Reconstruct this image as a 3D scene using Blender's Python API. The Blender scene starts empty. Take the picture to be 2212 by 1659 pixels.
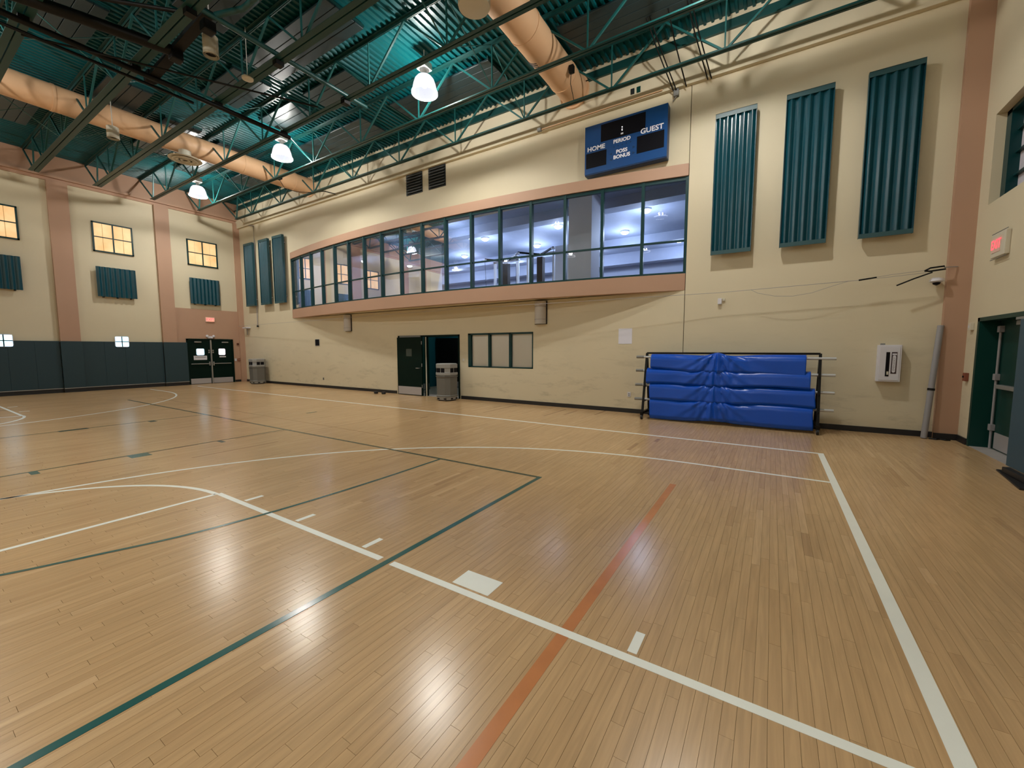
import bpy, bmesh, math, random
from mathutils import Vector, Matrix
random.seed(7)
PI = math.pi
sc = bpy.context.scene
COL = sc.collection

# Court coordinates used below: x runs down the court towards the far wall, y towards the
# long wall with the glazed gallery, z up, metres.  Blender X = court y, Blender Y = court x.
def P(x, y, z): return Vector((y, x, z))

# ------------------------------------------------------------------ camera, world, lights
cam_d = bpy.data.cameras.new('camera'); cam = bpy.data.objects.new('camera', cam_d); COL.objects.link(cam)
A = Vector((-0.84543433, -0.04473356, 0.53220269)); B = Vector((0.53407843, -0.07269929, 0.84230342))
A.normalize(); B = (B - A * A.dot(B)).normalized(); D = A.cross(B)
if D.y < 0: D = -D
m3 = Matrix(((B.x, -B.y, -B.z), (A.x, -A.y, -A.z), (-D.x, D.y, D.z)))
cam.matrix_world = Matrix.Translation((0, 0, 1.6)) @ m3.to_4x4()
cam_d.sensor_width = 36; cam_d.lens = 36 * 886.34 / 2212; cam_d.clip_start = 0.05; cam_d.clip_end = 200
sc.camera = cam
sc.view_settings.view_transform = 'Standard'; sc.view_settings.look = 'None'
sc.view_settings.gamma = 1; sc.view_settings.use_curve_mapping = False
sc.view_settings.exposure = 0.24
w = bpy.data.worlds.new('world'); sc.world = w; w.use_nodes = True
w.node_tree.nodes['Background'].inputs[0].default_value = (0.55, 0.68, 1, 1)
w.node_tree.nodes['Background'].inputs[1].default_value = 0.25
LAMP_W = 1250.0         # each high bay lamp
LAMP_COL = (1.0, 0.955, 0.865)
FIT_W = 95.0          # each gallery room downlight and each added fill light
FIT_COL = (0.62, 0.74, 1.0)
LAMPS = [(x, y) for y in (7.5, 0.3, -6.5) for x in (1.1, 7.15, 13.25, 19.25)]
LAMP_Z = 7.58

def point_light(name, x, y, z, watt, col, r=0.12):
    d = bpy.data.lights.new(name, 'POINT'); d.energy = watt; d.color = col; d.shadow_soft_size = r
    o = bpy.data.objects.new(name, d); o.location = P(x, y, z); COL.objects.link(o); return o

# ------------------------------------------------------------------ materials
def mat(name, col, rough=0.5, metal=0.0, noise=0.0, nscale=3.0, bump=0.0, bscale=40.0, coat=0.0, emis=None, es=0.0, spec=0.5, dirt=None):
    m = bpy.data.materials.new(name); m.use_nodes = True
    nt = m.node_tree; b = nt.nodes['Principled BSDF']
    b.inputs['Base Color'].default_value = (*col, 1); b.inputs['Roughness'].default_value = rough
    b.inputs['Metallic'].default_value = metal; b.inputs['Specular IOR Level'].default_value = spec
    if coat: b.inputs['Coat Weight'].default_value = coat; b.inputs['Coat Roughness'].default_value = 0.08
    if emis: b.inputs['Emission Color'].default_value = (*emis, 1); b.inputs['Emission Strength'].default_value = es
    if noise or bump or dirt:
        g = nt.nodes.new('ShaderNodeNewGeometry')
    if noise:
        n = nt.nodes.new('ShaderNodeTexNoise'); n.inputs['Scale'].default_value = nscale; n.inputs['Detail'].default_value = 6
        nt.links.new(g.outputs['Position'], n.inputs['Vector'])
        mx = nt.nodes.new('ShaderNodeMix'); mx.data_type = 'RGBA'
        mx.inputs[6].default_value = (*[c * (1 - noise) for c in col], 1); mx.inputs[7].default_value = (*[min(1, c * (1 + noise)) for c in col], 1)
        nt.links.new(n.outputs['Fac'], mx.inputs[0]); out = mx.outputs[2]
        if dirt:      # smudges and scuffs in a band of heights
            sp = nt.nodes.new('ShaderNodeSeparateXYZ'); nt.links.new(g.outputs['Position'], sp.inputs[0])
            mr = nt.nodes.new('ShaderNodeMapRange'); mr.inputs[1].default_value = 0.3; mr.inputs[2].default_value = 2.3; mr.inputs[3].default_value = 1; mr.inputs[4].default_value = 0
            nt.links.new(sp.outputs[2], mr.inputs[0])
            mp = nt.nodes.new('ShaderNodeMapping'); mp.inputs['Scale'].default_value = (1, 0.8, 3.2); nt.links.new(g.outputs['Position'], mp.inputs[0])
            n2 = nt.nodes.new('ShaderNodeTexNoise'); n2.inputs['Scale'].default_value = 1.7; n2.inputs['Detail'].default_value = 8; n2.inputs['Roughness'].default_value = 0.7
            nt.links.new(mp.outputs[0], n2.inputs['Vector'])
            r2 = nt.nodes.new('ShaderNodeMapRange'); r2.inputs[1].default_value = 0.53; r2.inputs[2].default_value = 0.75; nt.links.new(n2.outputs['Fac'], r2.inputs[0])
            mu = nt.nodes.new('ShaderNodeMath'); mu.operation = 'MULTIPLY'; nt.links.new(mr.outputs[0], mu.inputs[0]); nt.links.new(r2.outputs[0], mu.inputs[1])
            m2 = nt.nodes.new('ShaderNodeMix'); m2.data_type = 'RGBA'; nt.links.new(mu.outputs[0], m2.inputs[0]); nt.links.new(out, m2.inputs[6]); m2.inputs[7].default_value = (*dirt, 1)
            out = m2.outputs[2]
        nt.links.new(out, b.inputs['Base Color'])
    if bump:
        n = nt.nodes.new('ShaderNodeTexNoise'); n.inputs['Scale'].default_value = bscale; n.inputs['Detail'].default_value = 4
        nt.links.new(g.outputs['Position'], n.inputs['Vector'])
        bp = nt.nodes.new('ShaderNodeBump'); bp.inputs['Strength'].default_value = bump; bp.inputs['Distance'].default_value = 0.01
        nt.links.new(n.outputs['Fac'], bp.inputs['Height']); nt.links.new(bp.outputs[0], b.inputs['Normal'])
    return m

def emit(name, col, s):
    m = bpy.data.materials.new(name); m.use_nodes = True; nt = m.node_tree; nt.nodes.clear()
    e = nt.nodes.new('ShaderNodeEmission'); e.inputs[0].default_value = (*col, 1); e.inputs[1].default_value = s
    o = nt.nodes.new('ShaderNodeOutputMaterial'); nt.links.new(e.outputs[0], o.inputs[0]); return m

def glass(name, tint, boost=1.0):
    m = bpy.data.materials.new(name); m.use_nodes = True; nt = m.node_tree; nt.nodes.clear()
    t = nt.nodes.new('ShaderNodeBsdfTransparent'); t.inputs[0].default_value = (*tint, 1)
    g = nt.nodes.new('ShaderNodeBsdfGlossy'); g.inputs['Roughness'].default_value = 0.0
    f = nt.nodes.new('ShaderNodeFresnel'); f.inputs[0].default_value = 1.5
    mu = nt.nodes.new('ShaderNodeMath'); mu.operation = 'MULTIPLY'; mu.inputs[1].default_value = boost; mu.use_clamp = True
    nt.links.new(f.outputs[0], mu.inputs[0])
    x = nt.nodes.new('ShaderNodeMixShader'); nt.links.new(mu.outputs[0], x.inputs[0]); nt.links.new(t.outputs[0], x.inputs[1]); nt.links.new(g.outputs[0], x.inputs[2])
    o = nt.nodes.new('ShaderNodeOutputMaterial'); nt.links.new(x.outputs[0], o.inputs[0]); return m

def wood_mat():
    m = bpy.data.materials.new('maple_boards'); m.use_nodes = True; nt = m.node_tree; b = nt.nodes['Principled BSDF']
    L = nt.links.new
    g = nt.nodes.new('ShaderNodeNewGeometry')
    at = nt.nodes.new('ShaderNodeAttribute'); at.attribute_name = 'tone'
    mp = nt.nodes.new('ShaderNodeMapping'); mp.inputs['Scale'].default_value = (2.2, 38, 1); L(g.outputs['Position'], mp.inputs[0])
    # offset the grain per board
    cb = nt.nodes.new('ShaderNodeVectorMath'); cb.operation = 'ADD'; L(mp.outputs[0], cb.inputs[0])
    cx = nt.nodes.new('ShaderNodeCombineXYZ'); ml = nt.nodes.new('ShaderNodeMath'); ml.operation = 'MULTIPLY'; ml.inputs[1].default_value = 57
    L(at.outputs['Fac'], ml.inputs[0]); L(ml.outputs[0], cx.inputs[2]); L(cx.outputs[0], cb.inputs[1])
    n = nt.nodes.new('ShaderNodeTexNoise'); n.inputs['Scale'].default_value = 1.0; n.inputs['Detail'].default_value = 5; n.inputs['Distortion'].default_value = 0.6
    L(cb.outputs[0], n.inputs['Vector'])
    n3 = nt.nodes.new('ShaderNodeTexNoise'); n3.inputs['Scale'].default_value = 0.55; n3.inputs['Detail'].default_value = 3; L(g.outputs['Position'], n3.inputs['Vector'])
    r = nt.nodes.new('ShaderNodeValToRGB'); L(at.outputs['Fac'], r.inputs[0])
    e = r.color_ramp.elements
    e[0].position = 0.0; e[0].color = (0.36, 0.215, 0.112, 1); e[1].position = 1.0; e[1].color = (0.60, 0.40, 0.215, 1)
    for p, c in ((0.05, (0.455, 0.285, 0.142, 1)), (0.18, (0.505, 0.322, 0.16, 1)), (0.8, (0.55, 0.36, 0.185, 1))):
        k = e.new(p); k.color = c
    mx = nt.nodes.new('ShaderNodeMix'); mx.data_type = 'RGBA'; mx.blend_type = 'MULTIPLY'; mx.inputs[0].default_value = 1
    rr = nt.nodes.new('ShaderNodeMapRange'); rr.inputs[1].default_value = 0.3; rr.inputs[2].default_value = 0.72; rr.inputs[3].default_value = 0.86; rr.inputs[4].default_value = 1.08
    L(n.outputs['Fac'], rr.inputs[0]); L(r.outputs[0], mx.inputs[6]); L(rr.outputs[0], mx.inputs[7])
    mx2 = nt.nodes.new('ShaderNodeMix'); mx2.data_type = 'RGBA'; mx2.blend_type = 'MULTIPLY'; mx2.inputs[0].default_value = 1
    r3 = nt.nodes.new('ShaderNodeMapRange'); r3.inputs[1].default_value = 0.3; r3.inputs[2].default_value = 0.7; r3.inputs[3].default_value = 0.93; r3.inputs[4].default_value = 1.05
    L(n3.outputs['Fac'], r3.inputs[0]); L(mx.outputs[2], mx2.inputs[6]); L(r3.outputs[0], mx2.inputs[7])
    L(mx2.outputs[2], b.inputs['Base Color'])
    # worn polish
    n4 = nt.nodes.new('ShaderNodeTexNoise'); n4.inputs['Scale'].default_value = 0.8; n4.inputs['Detail'].default_value = 2; L(g.outputs['Position'], n4.inputs['Vector'])
    r4 = nt.nodes.new('ShaderNodeMapRange'); r4.inputs[1].default_value = 0.3; r4.inputs[2].default_value = 0.7; r4.inputs[3].default_value = 0.21; r4.inputs[4].default_value = 0.25
    L(n4.outputs['Fac'], r4.inputs[0]); L(r4.outputs[0], b.inputs['Roughness'])
    b.inputs['Specular IOR Level'].default_value = 0.42
    return m

M = dict(
    cream=mat('cream_paint', (0.60, 0.528, 0.375), 0.6, noise=0.05, nscale=1.2, dirt=(0.40, 0.35, 0.24)),
    cream_hi=mat('cream_paint_upper', (0.60, 0.528, 0.38), 0.6, noise=0.05, nscale=1.5),
    tan=mat('salmon_paint', (0.42, 0.255, 0.17), 0.6, noise=0.05, nscale=1.5),
    teal=mat('teal_steel', (0.004, 0.048, 0.045), 0.42, noise=0.15, nscale=2),
    teal_lt=mat('teal_steel_web', (0.008, 0.08, 0.078), 0.4),
    deck=mat('teal_roof_deck', (0.001, 0.072, 0.080), 0.38, spec=0.35, noise=0.2, nscale=1.5),
    black=mat('black_steel', (0.004, 0.004, 0.004), 0.45, spec=0.22),
    blackrub=mat('black_vinyl_base', (0.008, 0.008, 0.01), 0.5),
    dgreen=mat('dark_green_door', (0.0012, 0.010, 0.007), 0.5, spec=0.1),
    dgreen2=mat('green_frame', (0.003, 0.04, 0.032), 0.4, spec=0.25),
    frame=mat('teal_window_frame', (0.002, 0.035, 0.038), 0.35, spec=0.3),
    pad=mat('slate_vinyl_pad', (0.008, 0.033, 0.045), 0.5, bump=0.15, bscale=60),
    slate=mat('slate_blue_door', (0.03, 0.075, 0.11), 0.5),
    acou=mat('teal_corrugated_metal', (0.002, 0.05, 0.072), 0.28, noise=0.2, nscale=4, spec=0.5),
    acou_cap=mat('panel_edge_cap', (0.02, 0.07, 0.08), 0.45),
    baffle=mat('grey_green_panel', (0.012, 0.027, 0.031), 0.36, noise=0.1, nscale=2),
    duct=mat('tan_painted_duct', (0.66, 0.41, 0.235), 0.5, noise=0.06, nscale=3),
    steel=mat('brushed_steel', (0.42, 0.42, 0.42), 0.35, metal=0.8),
    kick=mat('kick_plate', (0.40, 0.38, 0.39), 0.45, metal=0.3),
    pipe=mat('galvanised_pipe', (0.55, 0.57, 0.6), 0.35, metal=0.4),
    greypipe=mat('grey_painted_post', (0.27, 0.26, 0.27), 0.5),
    blue=mat('blue_vinyl_mat', (0.001, 0.07, 0.48), 0.3, noise=0.08, nscale=3, spec=0.42),
    board=mat('scoreboard_blue', (0.002, 0.055, 0.21), 0.35, noise=0.06, nscale=2),
    board_side=mat('scoreboard_side', (0.002, 0.03, 0.11), 0.4),
    dark=mat('dark_display', (0.003, 0.003, 0.006), 0.4, spec=0.15),
    white=mat('white_plastic', (0.62, 0.61, 0.66), 0.4),
    letter=mat('white_letters', (0.85, 0.85, 0.95), 0.4, emis=(0.9, 0.9, 1), es=0.0),
    line_w=mat('white_court_paint', (0.86, 0.88, 0.82), 0.22, noise=0.05, nscale=6),
    line_g=mat('green_court_paint', (0.022, 0.105, 0.095), 0.2, noise=0.2, nscale=4),
    line_k=mat('dark_court_paint', (0.05, 0.075, 0.05), 0.2, noise=0.2, nscale=4),
    line_o=mat('orange_court_paint', (0.52, 0.20, 0.07), 0.22, noise=0.22, nscale=5),
    line_b=mat('brown_court_paint', (0.34, 0.20, 0.09), 0.22),
    bin=mat('grey_plastic_bin', (0.125, 0.123, 0.112), 0.5, noise=0.05),
    bin_rim=mat('grey_plastic_rim', (0.26, 0.26, 0.25), 0.5),
    conc=mat('grey_concrete', (0.34, 0.31, 0.29), 0.7, noise=0.15, nscale=6),
    grey=mat('grey_metal_box', (0.20, 0.20, 0.19), 0.5),
    ivory=mat('ivory_plastic', (0.58, 0.54, 0.44), 0.45),
    red=mat('red_alarm', (0.20, 0.055, 0.03), 0.45),
    blind=mat('office_blind', (0.88, 0.83, 0.74), 0.75, noise=0.04),
    fitwall=mat('gallery_room_wall', (0.42, 0.46, 0.56), 0.7, noise=0.05),
    fitceil=mat('gallery_room_ceiling', (0.27, 0.30, 0.38), 0.7, noise=0.08),
    fitcol=mat('gallery_white_column', (0.62, 0.64, 0.68), 0.6),
    fitfloor=mat('gallery_floor', (0.15, 0.15, 0.17), 0.6),
    chrome=mat('white_machine_frame', (0.7, 0.72, 0.75), 0.3),
    paper=mat('white_paper', (0.68, 0.68, 0.78), 0.7),
    wood=wood_mat(),
    vent=mat('black_louvre', (0.006, 0.009, 0.010), 0.5),
    tealwall=mat('teal_painted_wall', (0.006, 0.10, 0.14), 0.5),
    lampbox=mat('lamp_housing', (0.65, 0.65, 0.62), 0.35, metal=0.2),
)
M['amber'] = None
def amber():
    m = bpy.data.materials.new('amber_lit_shade'); m.use_nodes = True; nt = m.node_tree; b = nt.nodes['Principled BSDF']
    g = nt.nodes.new('ShaderNodeNewGeometry'); n = nt.nodes.new('ShaderNodeTexNoise'); n.inputs['Scale'].default_value = 2.2; nt.links.new(g.outputs['Position'], n.inputs['Vector'])
    r = nt.nodes.new('ShaderNodeValToRGB'); r.color_ramp.elements[0].position = 0.3; r.color_ramp.elements[0].color = (0.80, 0.42, 0.16, 1)
    r.color_ramp.elements[1].position = 0.75; r.color_ramp.elements[1].color = (0.95, 0.66, 0.34, 1)
    nt.links.new(n.outputs['Fac'], r.inputs[0]); nt.links.new(r.outputs[0], b.inputs['Emission Color']); b.inputs['Emission Strength'].default_value = 0.86
    b.inputs['Base Color'].default_value = (0.3, 0.2, 0.1, 1); return m
M['amber'] = amber()
M['day'] = emit('daylight_pane', (0.50, 0.80, 1.0), 2.4)
M['day_pink'] = emit('daylight_pane_pink', (1.0, 0.72, 0.86), 2.6)
M['bulb'] = emit('lamp_glow', (0.92, 0.96, 1.0), 9)
M['fitlamp'] = emit('downlight_glow', (0.8, 0.92, 1.0), 14)
M['exit'] = emit('exit_red', (1.0, 0.10, 0.12), 1.6)
M['exit_bg'] = mat('exit_face', (0.72, 0.5, 0.42), 0.5)
M['exit_far'] = emit('exit_glow', (1.0, 0.22, 0.12), 1.0)
M['clockdot'] = emit('clock_dots', (1, 1, 1), 1.0)
M['glass'] = glass('gallery_glass', (0.88, 0.93, 1.0), 0.85)
M['glass2'] = glass('office_glass', (0.99, 0.99, 0.99), 1.0)
def bell(nm='acrylic_refractor', e0=.62, e1=.92, es=1.15):
    m = bpy.data.materials.new(nm); m.use_nodes = True; nt = m.node_tree; nt.nodes.clear()
    t = nt.nodes.new('ShaderNodeBsdfTransparent'); t.inputs[0].default_value = (0.95, 0.97, 1, 1)
    e = nt.nodes.new('ShaderNodeEmission'); e.inputs[0].default_value = (0.90, 0.90, 1, 1); e.inputs[1].default_value = es
    w_ = nt.nodes.new('ShaderNodeLayerWeight'); w_.inputs[0].default_value = 0.35
    mr = nt.nodes.new('ShaderNodeMapRange'); mr.inputs[3].default_value = e0; mr.inputs[4].default_value = e1; nt.links.new(w_.outputs['Facing'], mr.inputs[0])
    x = nt.nodes.new('ShaderNodeMixShader'); nt.links.new(mr.outputs[0], x.inputs[0]); nt.links.new(t.outputs[0], x.inputs[1]); nt.links.new(e.outputs[0], x.inputs[2])
    o = nt.nodes.new('ShaderNodeOutputMaterial'); nt.links.new(x.outputs[0], o.inputs[0]); return m
M['bell'] = bell()
M['lens'] = bell('clear_lens', .10, .3, 1.6)

# ------------------------------------------------------------------ mesh building
ORG = {}
class MB:
    def __init__(s): s.v = []; s.f = []
    def add(s, vs, fs):
        n = len(s.v); s.v += [Vector(v) for v in vs]; s.f += [tuple(i + n for i in f) for f in fs]; return s
    def box(s, x0, x1, y0, y1, z0, z1):
        return s.add([(x, y, z) for x in (x0, x1) for y in (y0, y1) for z in (z0, z1)],
                     [(0, 1, 3, 2), (4, 6, 7, 5), (0, 4, 5, 1), (2, 3, 7, 6), (0, 2, 6, 4), (1, 5, 7, 3)])
    def bar(s, p, q, wd, h=None, up=(0, 0, 1)):
        h = h or wd; p = Vector(p); q = Vector(q); d = (q - p).normalized(); u = Vector(up)
        if abs(d.dot(u)) > 0.97: u = Vector((1, 0, 0))
        a = d.cross(u).normalized(); b = a.cross(d).normalized(); vs = []
        for c in (p, q):
            for i, j in ((-1, -1), (1, -1), (1, 1), (-1, 1)): vs.append(c + a * i * wd / 2 + b * j * h / 2)
        return s.add(vs, [(0, 3, 2, 1), (4, 5, 6, 7), (0, 1, 5, 4), (1, 2, 6, 5), (2, 3, 7, 6), (3, 0, 4, 7)])
    def tube(s, pts, r, n=8, cap=True):
        pts = [Vector(p) for p in pts]; vs = []; fs = []
        pd = None
        for i, p in enumerate(pts):
            d = (pts[min(i + 1, len(pts) - 1)] - pts[max(i - 1, 0)]).normalized()
            u = Vector((0, 0, 1)) if abs(d.z) < 0.9 else Vector((1, 0, 0))
            a = d.cross(u).normalized(); b = d.cross(a)
            rr = r[i] if isinstance(r, (list, tuple)) else r
            for k in range(n): t = 2 * PI * k / n; vs.append(p + (a * math.cos(t) + b * math.sin(t)) * rr)
        for i in range(len(pts) - 1):
            for k in range(n): k2 = (k + 1) % n; fs.append((i * n + k, i * n + k2, (i + 1) * n + k2, (i + 1) * n + k))
        if cap: fs.append(tuple(range(n))[::-1]); fs.append(tuple((len(pts) - 1) * n + k for k in range(n)))
        return s.add(vs, fs)
    def lathe(s, x, y, prof, n=24, sx=1, sy=1, off=0, cap=True):
        vs = []; fs = []
        for r, z in prof:
            for k in range(n): t = 2 * PI * (k + off) / n; vs.append((x + r * sx * math.cos(t), y + r * sy * math.sin(t), z))
        for i in range(len(prof) - 1):
            for k in range(n): k2 = (k + 1) % n; fs.append((i * n + k, i * n + k2, (i + 1) * n + k2, (i + 1) * n + k))
        if cap: fs.append(tuple(range(n))[::-1]); fs.append(tuple((len(prof) - 1) * n + k for k in range(n)))
        return s.add(vs, fs)
    def prism(s, poly, axis, a0, a1):
        """poly in the two other axes; axis 0,1,2"""
        def mk(p, a):
            if axis == 0: return (a, p[0], p[1])
            if axis == 1: return (p[0], a, p[1])
            return (p[0], p[1], a)
        n = len(poly); vs = [mk(p, a0) for p in poly] + [mk(p, a1) for p in poly]
        fs = [tuple(range(n)), tuple(range(n, 2 * n))[::-1]] + [(i, (i + 1) % n, n + (i + 1) % n, n + i) for i in range(n)]
        return s.add(vs, fs)
    def grid(s, fn, nu, nv, closed_v=False):
        vs = [fn(i / nu, j / nv) for i in range(nu + 1) for j in range(nv + (0 if closed_v else 1))]
        w_ = nv + (0 if closed_v else 1); fs = []
        for i in range(nu):
            for j in range(nv):
                j2 = (j + 1) % w_ if closed_v else j + 1
                fs.append((i * w_ + j, (i + 1) * w_ + j, (i + 1) * w_ + j2, i * w_ + j2))
        return s.add(vs, fs)
    def build(s, name, m, parent=None, org=(0, 0, 0), bevel=0.0, smooth=False, kind=None, seg=2, fixn=True):
        o_ = ORG[parent.name] if parent is not None else Vector(org)
        me = bpy.data.meshes.new(name)
        me.from_pydata([P(*(v - o_)) for v in s.v], [], s.f); me.update()
        if fixn or bevel:
            b = bmesh.new(); b.from_mesh(me); bmesh.ops.recalc_face_normals(b, faces=b.faces)
            if bevel:
                es = [e for e in b.edges if len(e.link_faces) == 2 and e.calc_face_angle(0) > 0.5]
                bmesh.ops.bevel(b, geom=es, offset=bevel, segments=seg, affect='EDGES', profile=0.6, clamp_overlap=True)
            b.to_mesh(me); b.free()
        me.materials.append(m)
        if smooth:
            for p in me.polygons: p.use_smooth = True
            try: me.set_sharp_from_angle(angle=math.radians(40))
            except Exception: pass
        ob = bpy.data.objects.new(name, me); COL.objects.link(ob)
        if parent is not None: ob.parent = parent; ORG[ob.name] = ORG[parent.name]
        else: ob.location = P(*o_); ORG[ob.name] = o_
        if kind: ob['kind'] = kind
        return ob

def tag(o, label, cat, group=None):
    o['label'] = label; o['category'] = cat
    if group: o['group'] = group
    return o
def thing(name, label, cat, loc, group=None):
    o = bpy.data.objects.new(name, None); COL.objects.link(o); o.empty_display_size = 0.1
    o.location = P(*loc); ORG[o.name] = Vector(loc); return tag(o, label, cat, group)
def sthing(name, loc):
    o = bpy.data.objects.new(name, None); COL.objects.link(o); o.empty_display_size = 0.1
    o.location = P(*loc); ORG[o.name] = Vector(loc); o['kind'] = 'structure'; return o
def dup(src, dx=0, dy=0, dz=0, label=None):
    def rec(o, par):
        c = o.copy(); COL.objects.link(c)
        if par is not None:
            c.parent = par; c.matrix_parent_inverse = Matrix(); ORG[c.name] = ORG[par.name]
        else:
            c.location = o.location + P(dx, dy, dz); ORG[c.name] = ORG[o.name] + Vector((dx, dy, dz))
        for ch in o.children: rec(ch, c)
        return c
    c = rec(src, None)
    if label: c['label'] = label
    return c
def S(name, mb, m, **k): return mb.build(name, m, kind='structure', **k)

def text_part(txt, size, mapf, name, m, parent, bold=0.0, sx=1.0):
    cu = bpy.data.curves.new('t', 'FONT'); cu.body = txt; cu.size = size; cu.align_x = 'CENTER'; cu.align_y = 'CENTER'; cu.offset = bold
    cu.fill_mode = 'FRONT'; cu.resolution_u = 3
    ob = bpy.data.objects.new('t', cu); COL.objects.link(ob)
    dg = bpy.context.evaluated_depsgraph_get(); dg.update()
    me = bpy.data.meshes.new_from_object(ob.evaluated_get(dg))
    mb = MB(); mb.add([mapf(v.co.x * sx, v.co.y) for v in me.vertices], [tuple(p.vertices) for p in me.polygons])
    bpy.data.objects.remove(ob); bpy.data.meshes.remove(me); bpy.data.curves.remove(cu)
    return mb.build(name, m, parent)

XF, XN, YR, YL, ZC = 22.2, -2.8, 10.21, -10.2, 8.52
def W(x, z, y):                      # a point read on the long wall, brought forward to depth y
    k = y / YR; return x * k, 1.6 + (z - 1.6) * k
def FW(y, z, x):                     # the same for the far wall
    k = x / XF; return y * k, 1.6 + (z - 1.6) * k

# ------------------------------------------------------------------ floor: slab, boards, court paint
floor = S('floor', MB().box(-4.2, XF + .3, YL - .3, YR + .1, -0.25, -0.012), M['wood'])
a = floor.data.attributes.new('tone', 'FLOAT', 'FACE')
for i in range(len(floor.data.polygons)): a.data[i].value = 0.5
rest = MB(); rest_t = []
BW = 0.0572; boards = []
def in_view(x, y, z=0):
    d = Vector((x, y, z - 1.6)); c = A * d.x + B * d.y - D * d.z
    if c.z < 0.15: return None
    u = 1106 + 886.34 * c.x / c.z; v = 829.5 + 886.34 * c.y / c.z
    return (u, v, c.z) if -20 < u < 2232 and -20 < v < 1679 else None
nx = int((XF - XN) / BW) + 1
for i in range(nx):
    x0 = XN + i * BW; y = -2.6 - random.random() * 0.8
    while y < YR - 0.02:
        L = random.choice((0.25, 0.4, 0.55, 0.7, 0.9, 1.1, 1.4)) * random.uniform(0.8, 1.15)
        y1 = min(y + L, YR - 0.01)
        r = random.random(); t = random.uniform(0.0, 0.08) if r < 0.012 else (random.uniform(0.1, 0.3) if r < 0.10 else random.uniform(0.35, 0.75))
        if r > 0.97: t = random.uniform(0.85, 1)
        v = in_view(x0 + BW / 2, (y + y1) / 2)
        score = (y1 - y) / (v[2] ** 2) if v else 0
        boards.append((score, x0, y, y1, t)); y = y1
boards.sort(key=lambda b: -b[0])
def board_mb(mb, x0, y0, y1):
    g = 0.00018; h = random.uniform(-0.0004, 0.0)
    x0 += g; x1 = x0 + BW - 2 * g; y0 += g; y1 -= g; e = 0.0005
    mb.add([(x0, y0, -0.012), (x1, y0, -0.012), (x1, y1, -0.012), (x0, y1, -0.012),
            (x0 + e, y0 + e, h), (x1 - e, y0 + e, h), (x1 - e, y1 - e, h), (x0 + e, y1 - e, h)],
           [(4, 7, 6, 5), (0, 4, 5, 1), (1, 5, 6, 2), (2, 6, 7, 3), (3, 7, 4, 0)])
for k, (s_, x0, y0, y1, t) in enumerate(boards):
    if k < 300:
        mb = MB(); board_mb(mb, x0, y0, y1)
        o = mb.build('floor_board', M['wood'], floor, fixn=False)
        at = o.data.attributes.new('tone', 'FLOAT', 'FACE')
        for i in range(5): at.data[i].value = t
    else:
        board_mb(rest, x0, y0, y1); rest_t += [t] * 5
o = rest.build('floor_boards', M['wood'], floor, kind='stuff', fixn=False)
at = o.data.attributes.new('tone', 'FLOAT', 'FACE'); at.data.foreach_set('value', rest_t)

LZ0, LZ1 = -0.0002, 0.0012
def cline(mb, x0, x1, y0, y1, z=None): mb.box(x0, x1, y0, y1, LZ0, z or LZ1); return mb
def arc(mb, cx, cy, r, wd, a0, a1, n=64):
    vs = []; fs = []
    for i in range(n + 1):
        t = a0 + (a1 - a0) * i / n
        for rr in (r - wd / 2, r + wd / 2):
            for z in (LZ0, LZ1): vs.append((cx + rr * math.cos(t), cy + rr * math.sin(t), z))
    for i in range(n):
        b = i * 4; c = b + 4
        fs += [(b + 1, b + 3, c + 3, c + 1), (b, b + 1, c + 1, c), (b + 2, c + 2, c + 3, b + 3)]
    mb.add(vs, fs); return mb
def FL(name, mb, m, label=None):
    o = mb.build(name, m, floor)
    if label: o['label'] = label
    return o
CY = 0.1
FL('court_line', cline(MB(), -0.735, -0.66, -7.6, 7.745), M['line_w'], 'white painted baseline')
FL('court_line', cline(MB(), -0.66, 21.0, 7.685, 7.75, .0011), M['line_w'], 'white painted sideline')
for (bx, sg) in ((-0.66, 1), (21.04, -1)):
    hb = bx + sg * 1.6
    mb = MB(); arc(mb, hb, CY, 6.0, 0.05, -PI / 2 if sg > 0 else PI / 2, PI / 2 if sg > 0 else 1.5 * PI)
    x0, x1 = sorted((bx, hb)); cline(mb, x0, x1, CY + 5.975, CY + 6.025); cline(mb, x0, x1, CY - 6.025, CY - 5.975)
    FL('three_point_line', mb, M['line_w'], 'white three point arc at the %s end' % ('near' if sg > 0 else 'far'))
    fx = bx + sg * 5.79
    mb = MB(); x0, x1 = sorted((bx, fx))
    if sg > 0: cline(mb, -0.66, 2.34, 1.985, 2.04); cline(mb, 2.46, fx, 1.985, 2.04)
    else: cline(mb, x0, x1, 1.95, 2.0)
    cline(mb, x0, x1, -1.82, -1.77); cline(mb, fx - .025, fx + .025, -1.8, 1.985)
    FL('lane_line', mb, M['line_w'], 'white free throw lane outline at the %s end' % ('near' if sg > 0 else 'far'))
    mb = MB(); arc(mb, fx, CY, 1.89, 0.05, -PI / 2 if sg > 0 else PI / 2, PI / 2 if sg > 0 else 1.5 * PI)
    FL('free_throw_arc', mb, M['line_w'])
for xa, xb in ((0.53, 0.58), (2.70, 2.75), (3.66, 3.71), (4.62, 4.67), (16.25, 16.3), (17.8, 17.85)):
    FL('lane_mark', cline(MB(), xa, xb, 2.06, 2.24), M['line_w'])
FL('lane_block', cline(MB(), 1.49, 1.79, 2.06, 2.24), M['line_w'], 'solid white lane block')
FL('court_line', cline(MB(), 2.36, 2.41, -4.2, 4.44, .0016), M['line_g'], 'dark green end line of the small court')
FL('court_line', cline(MB(), 2.41, 17.2, 4.39, 4.44, .0016), M['line_k'], 'dark green side line of the small court')
FL('court_line', cline(MB(), 8.12, 8.16, -4.2, 4.39, .0014), M['line_k'], 'thin dark cross line nearer the camera')
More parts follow.
